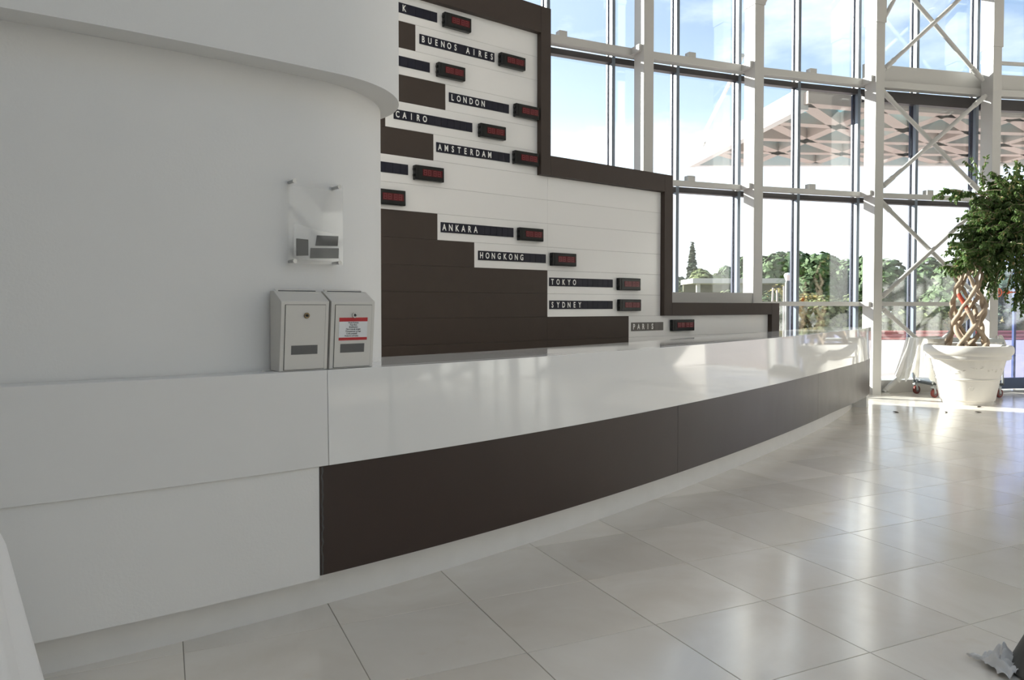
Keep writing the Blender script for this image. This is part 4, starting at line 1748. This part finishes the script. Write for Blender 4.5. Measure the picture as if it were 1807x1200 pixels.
def build_floor_bits():
    # crumpled white cloth
    rnd = random.Random(4)
    cx, cy = 1.862, 2.790
    n = 34
    vs, fs = [], []
    for j in range(n):
        for i in range(n):
            u, v = i / (n - 1) * 2 - 1, j / (n - 1) * 2 - 1
            rr = 1.0 + 0.12 * sin(3.0 * atan2(v, u) + 0.8)
            x = u * 0.070 * rr + 0.012 * sin(6 * v)
            y = v * 0.075 * rr + 0.012 * sin(5 * u + 1)
            edge = max(0.0, 1 - (u * u * 0.9 + v * v * 0.9))
            z = 0.004 + 0.060 * edge ** 0.6 * (0.55 + 0.45 * sin(5.5 * u + 3.1 * v)) * (0.6 + 0.4 * sin(4.2 * v - 2.7 * u + 1)) + 0.016 * abs(sin(7 * u + 3 * v + 0.4)) + 0.012 * abs(sin(11 * v - 3 * u)) * (0.4 + edge)
            vs.append((cx + x, cy + y, max(0.003, z)))
    for j in range(n - 1):
        for i in range(n - 1):
            fs.append((j * n + i, j * n + i + 1, (j + 1) * n + i + 1, (j + 1) * n + i))
    mb = MB()
    mb.add(vs, fs, True)
    o = mb.build('crumpled_cloth', CLOTH, loc=(cx, cy, 0), sharp=radians(70))
    tag(o, 'small crumpled white cloth lying on the tiles at the lower right corner', 'cloth')
    # foot of a grey stand cut by the picture corner
    sx, sy = 2.045, 2.72
    t = thing('floor_stand', 'grey cone shaped foot of a stand at the lower right corner', 'stand', (sx, sy, 0))
    mb = MB()
    mb.lathe([(0.0, 0.0), (0.175, 0.0), (0.178, 0.010), (0.172, 0.02), (0.05, 0.30), (0.03, 0.34), (0.0, 0.34)], 40, (sx, sy, 0))
    mb.build('foot', GREYPLASTIC, t)
    mb = MB()
    mb.cyl((sx, sy, 0.338), (sx, sy, 1.0), 0.024, 18)
    mb.lathe([(0.0, 1.0), (0.034, 1.0), (0.034, 1.03), (0.0, 1.045)], 18, (sx, sy, 0))
    mb.build('pole', GREYPLASTIC, t)
    # fallen leaves on the floor
    spots = [(5.62, 9.60, 'near the dark corner of the counter end'), (6.05, 9.62, 'in front of the pot on the left'), (6.38, 10.12, 'touching the front of the pot'), (6.66, 9.20, 'in front of the pot in the shade'), (6.83, 8.98, 'farthest out from the pot toward the room'),
             (7.32, 10.28, 'right of the pot, leftmost of a scatter'), (7.40, 10.18, 'right of the pot, in the middle of the scatter'), (7.52, 10.08, 'right of the pot, nearest of the scatter'), (7.58, 10.20, 'second from the right of the scatter'), (7.70, 10.08, 'right of the pot, rightmost of the scatter'),
             (4.98, 9.62, 'lying by the plinth at the counter end')]
    for x, y, wh in spots:
        a = rnd.uniform(0, 6.28)
        L = rnd.uniform(0.035, 0.055)
        d = Vector((cos(a), sin(a), 0))
        s = Vector((-sin(a), cos(a), 0))
        c = Vector((x, y, 0))
        mb = MB()
        up = Vector((0, 0, 1))
        pts = [c - d * L + up * 0.004, c - d * L * .3 + s * L * .42 + up * 0.012, c + d * L * .4 + s * L * .35 + up * 0.015, c + d * L + up * 0.010, c + d * L * .4 - s * L * .35 + up * 0.013, c - d * L * .3 - s * L * .42 + up * 0.010, c + up * 0.003]
        low = [p - up * 0.0025 for p in pts]
        mb.add(pts + low, [(0, 1, 6), (1, 2, 6), (2, 3, 6), (3, 4, 6), (4, 5, 6), (5, 0, 6)] + [(8, 7, 13), (9, 8, 13), (10, 9, 13), (11, 10, 13), (12, 11, 13), (7, 12, 13)] + [(k, 7 + k, 7 + (k + 1) % 6, (k + 1) % 6) for k in range(6)])
        o = mb.build('fallen_leaf', DRYLEAF, loc=(x, y, 0))
        tag(o, 'dry brown leaf on the floor, ' + wh, 'leaf', 'fallen leaves around the pot')


build_floor_bits()


# ------------------------------------------------------------------ outside
def build_outside():
    mb = MB()
    arc = [ring(a, 0.56, 0)[:2] for a in np.linspace(-0.86, 0.14, 40)]
    poly = arc + [(60, 12), (60, 31.6), (-60, 31.6), (-60, -4)]
    mb.sweep([[(x, y, -0.30) for x, y in poly], [(x, y, -0.04) for x, y in poly]])
    tag(mb.build('pavement', PAVE), 'pale pinkish paved forecourt outside the glass front', 'pavement', kind='structure')
    mb = MB()
    mb.box(-90, 120, 34.0, 140, -0.5, -0.02)
    tag(mb.build('ground', GRASS), 'dry grassy ground beyond the red kerb', 'ground', kind='structure')
    k = thing('kerb', 'low red painted kerb in three steps across the forecourt', 'kerb', (10, 33, 0), kind='structure')
    for y0, y1, z in ((31.62, 32.3, 0.02), (32.32, 33.1, 0.14), (33.12, 33.98, 0.28)):
        mb = MB()
        mb.box(-60, 60, y0, y1, -0.3, z)
        mb.build('step', REDKERB, k)

    def foliage(mb, c, rx, ry, rz, n, size, rnd, shape='ball'):
        for _ in range(n):
            while True:
                p = Vector((rnd.uniform(-1, 1), rnd.uniform(-1, 1), rnd.uniform(-1, 1)))
                if 0.45 < p.length < 1:
                    break
            if shape == 'spire':
                f = max(0.05, 1 - (p.z + 1) / 2) ** 0.8
                p = Vector((p.x * f, p.y * f, p.z))
            q = Vector((c[0] + p.x * rx, c[1] + p.y * ry, c[2] + p.z * rz))
            s = size * rnd.uniform(0.6, 1.3)
            nrm = (p + Vector((rnd.uniform(-.7, .7), rnd.uniform(-.7, .7), rnd.uniform(-.4, .9)))).normalized()
            t = nrm.cross(Vector((0.3, 0.2, 1))).normalized()
            b = nrm.cross(t)
            mb.add([q + t * s, q + b * s * .7 + nrm * s * .25, q - t * s, q - b * s * .7 + nrm * s * .1, q + nrm * s * .35],
                   [(0, 1, 4), (1, 2, 4), (2, 3, 4), (3, 0, 4)])

    def tree(name, label, x, y, h, rx, m, seed, shape='ball', clumps=7, trunk=0.35, group='trees beyond the forecourt'):
        rnd = random.Random(seed)
        r = thing(name, label, 'tree', (x, y, -0.05), 0, group)
        t = MB()
        t.tube([(x, y, -0.1), (x + 0.1, y, h * 0.5), (x, y, h * 0.72)], [0.20, 0.14, 0.06], 8)
        t.build('trunk', TRUNK, r)
        mb = MB()
        if shape == 'spire':
            foliage(mb, (x, y, h * 0.52), rx, rx, h * 0.48, 900, 0.22, rnd, 'spire')
        else:
            zc = h * (1 + trunk) / 2
            for k in range(clumps):
                a = rnd.uniform(0, 6.28)
                q = rnd.uniform(0.2, 0.75)
                zz = zc + rnd.uniform(-0.8, 0.75) * h * (1 - trunk) / 2 * (0.75)
                cr = rx * rnd.uniform(0.38, 0.58)
                foliage(mb, (x + q * rx * cos(a), y + q * rx * sin(a), min(zz, h - cr * 0.8)), cr, cr, cr * 0.8, 260, 0.28, rnd)
        f = mb.build('crown', m, r)
        f['kind'] = 'stuff'

    def X(px, y):
        return (px - 903.5) / F_PX * y

    def Zt(py, y):
        return 1.37 + (541.5 - py) / F_PX * y
    # photo measures, turned once into distances: (pixel x, distance, pixel y of the top, radius, kind)
    tree('cypress', 'tall narrow cypress seen past the second column', X(1221, 58), 58, Zt(428, 58), 0.85, FOL3, 1, 'spire')
    for k, (px, y, py, rx, m, lb) in enumerate([
        (1200, 52, 476, 1.3, FOL3, 'small dark conifer left of the cypress'),
        (1240, 50, 462, 1.3, FOL2, 'pale olive tree right of the cypress'),
        (1262, 58, 470, 1.2, FOL2, 'pale olive tree nearest the second mullion'),
        (1300, 63, 448, 1.8, FOL1, 'green tree partly behind the second column'),
        (1362, 50, 436, 1.9, FOL1, 'round pine right after the second column'),
        (1400, 57, 444, 2.0, FOL1, 'round pine behind the mid mullion over the counter'),
        (1432, 47, 433, 1.8, FOL1, 'tall pine between mullion and reflected column'),
        (1470, 54, 440, 2.0, FOL1, 'pine left of the third column'),
        (1515, 48, 445, 1.7, FOL1, 'pine close beside the third column'),
        (1580, 44, 440, 2.2, FOL1, 'pine behind the left half of the cross brace'),
        (1640, 50, 446, 2.2, FOL1, 'broad dark pine behind the cross brace centre'),
        (1690, 40, 445, 1.9, FOL1, 'pine behind the trunk of the potted tree'),
        (1760, 47, 468, 2.0, FOL2, 'olive tree seen through the entrance door'),
        (1830, 41, 460, 2.0, FOL1, 'pine right of the entrance door'),
    ]):
        tree('pine_tree' if m == FOL1 else 'olive_tree', lb, X(px, y), y, Zt(py, y), rx, m, 30 + k, trunk=0.12, clumps=10)
    rnd = random.Random(9)
    for k, (px, y, py, m, lb) in enumerate([(1205, 40, 510, FOL2, 'green bush below the cypress'), (1290, 39, 510, FOL2, 'green bush left of the second column'), (1352, 38, 512, FOL1, 'grey green bush low beside the second column'),
                                            (1378, 40.5, 500, FOLY, 'yellow bush under the shelter roof'), (1425, 38, 515, FOLY, 'yellow brown bush right of the mid mullion'),
                                            (1460, 37, 520, FOL2, 'low bush below the pines by the reflected stem'), (1510, 37, 515, FOL2, 'low bush beside the third column'),
                                            (1585, 36, 545, FOL2, 'low bush behind the lowest cross brace on the left'), (1635, 36, 535, FOL2, 'low bush behind the lowest cross brace'), (1690, 36, 548, FOLY, 'yellow bush behind the braided stems'), (1765, 36, 540, FOL2, 'low bush seen through the entrance door'), (1800, 36, 548, FOLY, 'yellow bush seen through the door, right side')]):
        mb = MB()
        z = Zt(py, y)
        foliage(mb, (X(px, y), y, z * 0.48), 1.15, 0.9, z * 0.5, 420, 0.17, rnd)
        foliage(mb, (X(px, y) + 0.7, y + 0.5, z * 0.35), 0.9, 0.9, z * 0.4, 260, 0.17, rnd)
        o = mb.build('bush', m, loc=(X(px, y), y, 0))
        tag(o, lb, 'bush', 'bushes beyond the red kerb')
    # low shelter with a flat pale roof
    s = thing('shelter', 'low open shelter with a flat pale roof below the pines', 'shelter', (12, 43, 0))
    mb = MB()
    mb.box(10.2, 15.9, 42.0, 45.0, 2.70, 2.98)
    mb.build('roof', CONC, s)
    for x in (10.6, 13.0, 15.5):
        mb = MB()
        mb.box(x - 0.1, x + 0.1, 42.3, 42.5, -0.1, 2.70)
        mb.build('post', CONC, s)
    mb = MB()
    mb.box(10.3, 15.8, 44.7, 44.9, -0.1, 2.70)
    mb.build('rear_wall', mat('dull_olive_wall', (0.15, 0.15, 0.10), 0.9, var=0.3), s)
    # thin stakes and a lamp
    for k, (px, h) in enumerate(((1360, 508), (1371, 512), (1383, 505), (1391, 512))):
        mb = MB()
        x, y = X(px, 35), 35.0
        mb.tube([(x, y, -0.05), (x + 0.10 * (1 if k < 1 else 0), y, Zt(h, 35))], 0.045, 8)
        tag(mb.build('stake', CONC, loc=(x, y, -0.05)), ['thin pale leaning stake left of the others under the shelter', 'thin pale stake, second under the shelter', 'thin pale stake beside the dark lamp', 'thin pale stake behind the mid mullion'][k], 'stake', 'pale stakes by the shelter')
    l = thing('garden_lamp', 'dark lamp post with a white head beside the mid mullion', 'lamp', (X(1390, 34.6), 34.6, 0))
    x, y = X(1390, 34.6), 34.6
    mb = MB()
    mb.lathe([(0.0, 0.0), (0.14, 0.0), (0.14, 2.5), (0.10, 2.6), (0.0, 2.6)], 14, (x, y, -0.02))
    mb.build('post', TROLLEY, l)
    mb = MB()
    mb.lathe([(0.0, 2.58), (0.10, 2.60), (0.19, 2.86), (0.14, 2.95), (0.0, 2.98)], 16, (x, y, -0.02))
    mb.build('head', CANWHITE, l)

    # entrance canopy: flat space frame with glass panels
    c = thing('entrance_canopy', 'flat glass entrance canopy on beige ribs outside the windows', 'canopy', (9, 15, 4.7))
    zc = 4.78
    yn, yf_ = 12.0, 17.3

    def xl(y):
        return 4.76 + (4.16 - 4.76) * (y - 12.2) / (17.3 - 12.2)
    XR = 15.6
    nx, ny = 8, 4
    grid = {}
    for j in range(ny + 1):
        y = yn + (yf_ - yn) * j / ny
        for i in range(nx + 1):
            f = i / nx
            x = xl(y) + (XR - xl(y)) * f
            y_in = RC[1] + sqrt((R0 + 0.95) ** 2 - (x - RC[0]) ** 2)
            q = j / ny
            grid[i, j] = Vector((x, y_in + (yf_ - y_in) * q, zc))
    mb = MB()
    bt = MB()
    up = Vector((0, 0, 0.10))
    for j in range(ny):
        for i in range(nx):
            a, b, d, e = grid[i, j], grid[i + 1, j], grid[i + 1, j + 1], grid[i, j + 1]
            for tri in ((a, b, d), (a, d, e)):
                cen = (tri[0] + tri[1] + tri[2]) / 3
                q = [p.lerp(cen, 0.05) for p in tri]
                pm = MB()
                pm.add([p + up for p in q] + [p + up + Vector((0, 0, 0.015)) for p in q], [(2, 1, 0), (3, 4, 5), (0, 1, 4, 3), (1, 2, 5, 4), (2, 0, 3, 5)])
                pm.build('panel', CANGLASS, c)
    ribs = set()
    for j in range(ny + 1):
        for i in range(nx + 1):
            for di, dj in ((1, 0), (0, 1), (1, 1)):
                if (i + di, j + dj) in grid:
                    edge = (dj == 0 and j == ny) or (di == 0 and i in (0, nx))
                    r = MB()
                    A, B = grid[i, j], grid[i + di, j + dj]
                    r.bar(A, B, 0.22 if not edge else 0.16, 0.20 if not edge else (0.36 if di == 0 else 0.30))
                    r.build('edge_beam' if edge else 'rib', CANWHITE if edge else RIB, c)
    # posts that carry the far edge
    for x in (14.5,):
        r = MB()
        r.tube([(x, yf_ + 0.0, -0.05), (x, yf_, zc - 0.1)], 0.09, 14)
        r.build('post', CANWHITE, c)
    r = MB()
    r.tube([(4.18, 16.4, 4.9), (4.12, 16.0, 5.10), (3.83, 13.0, 5.36), (3.75, 12.2, 5.46)], 0.035, 10)
    tag(r.build('stay_rod', CANWHITE, loc=(4.18, 16.4, 4.9)), 'white slanting stay rod above the tip of the entrance canopy', 'rod')


build_outside()
bpy.context.view_layer.update()
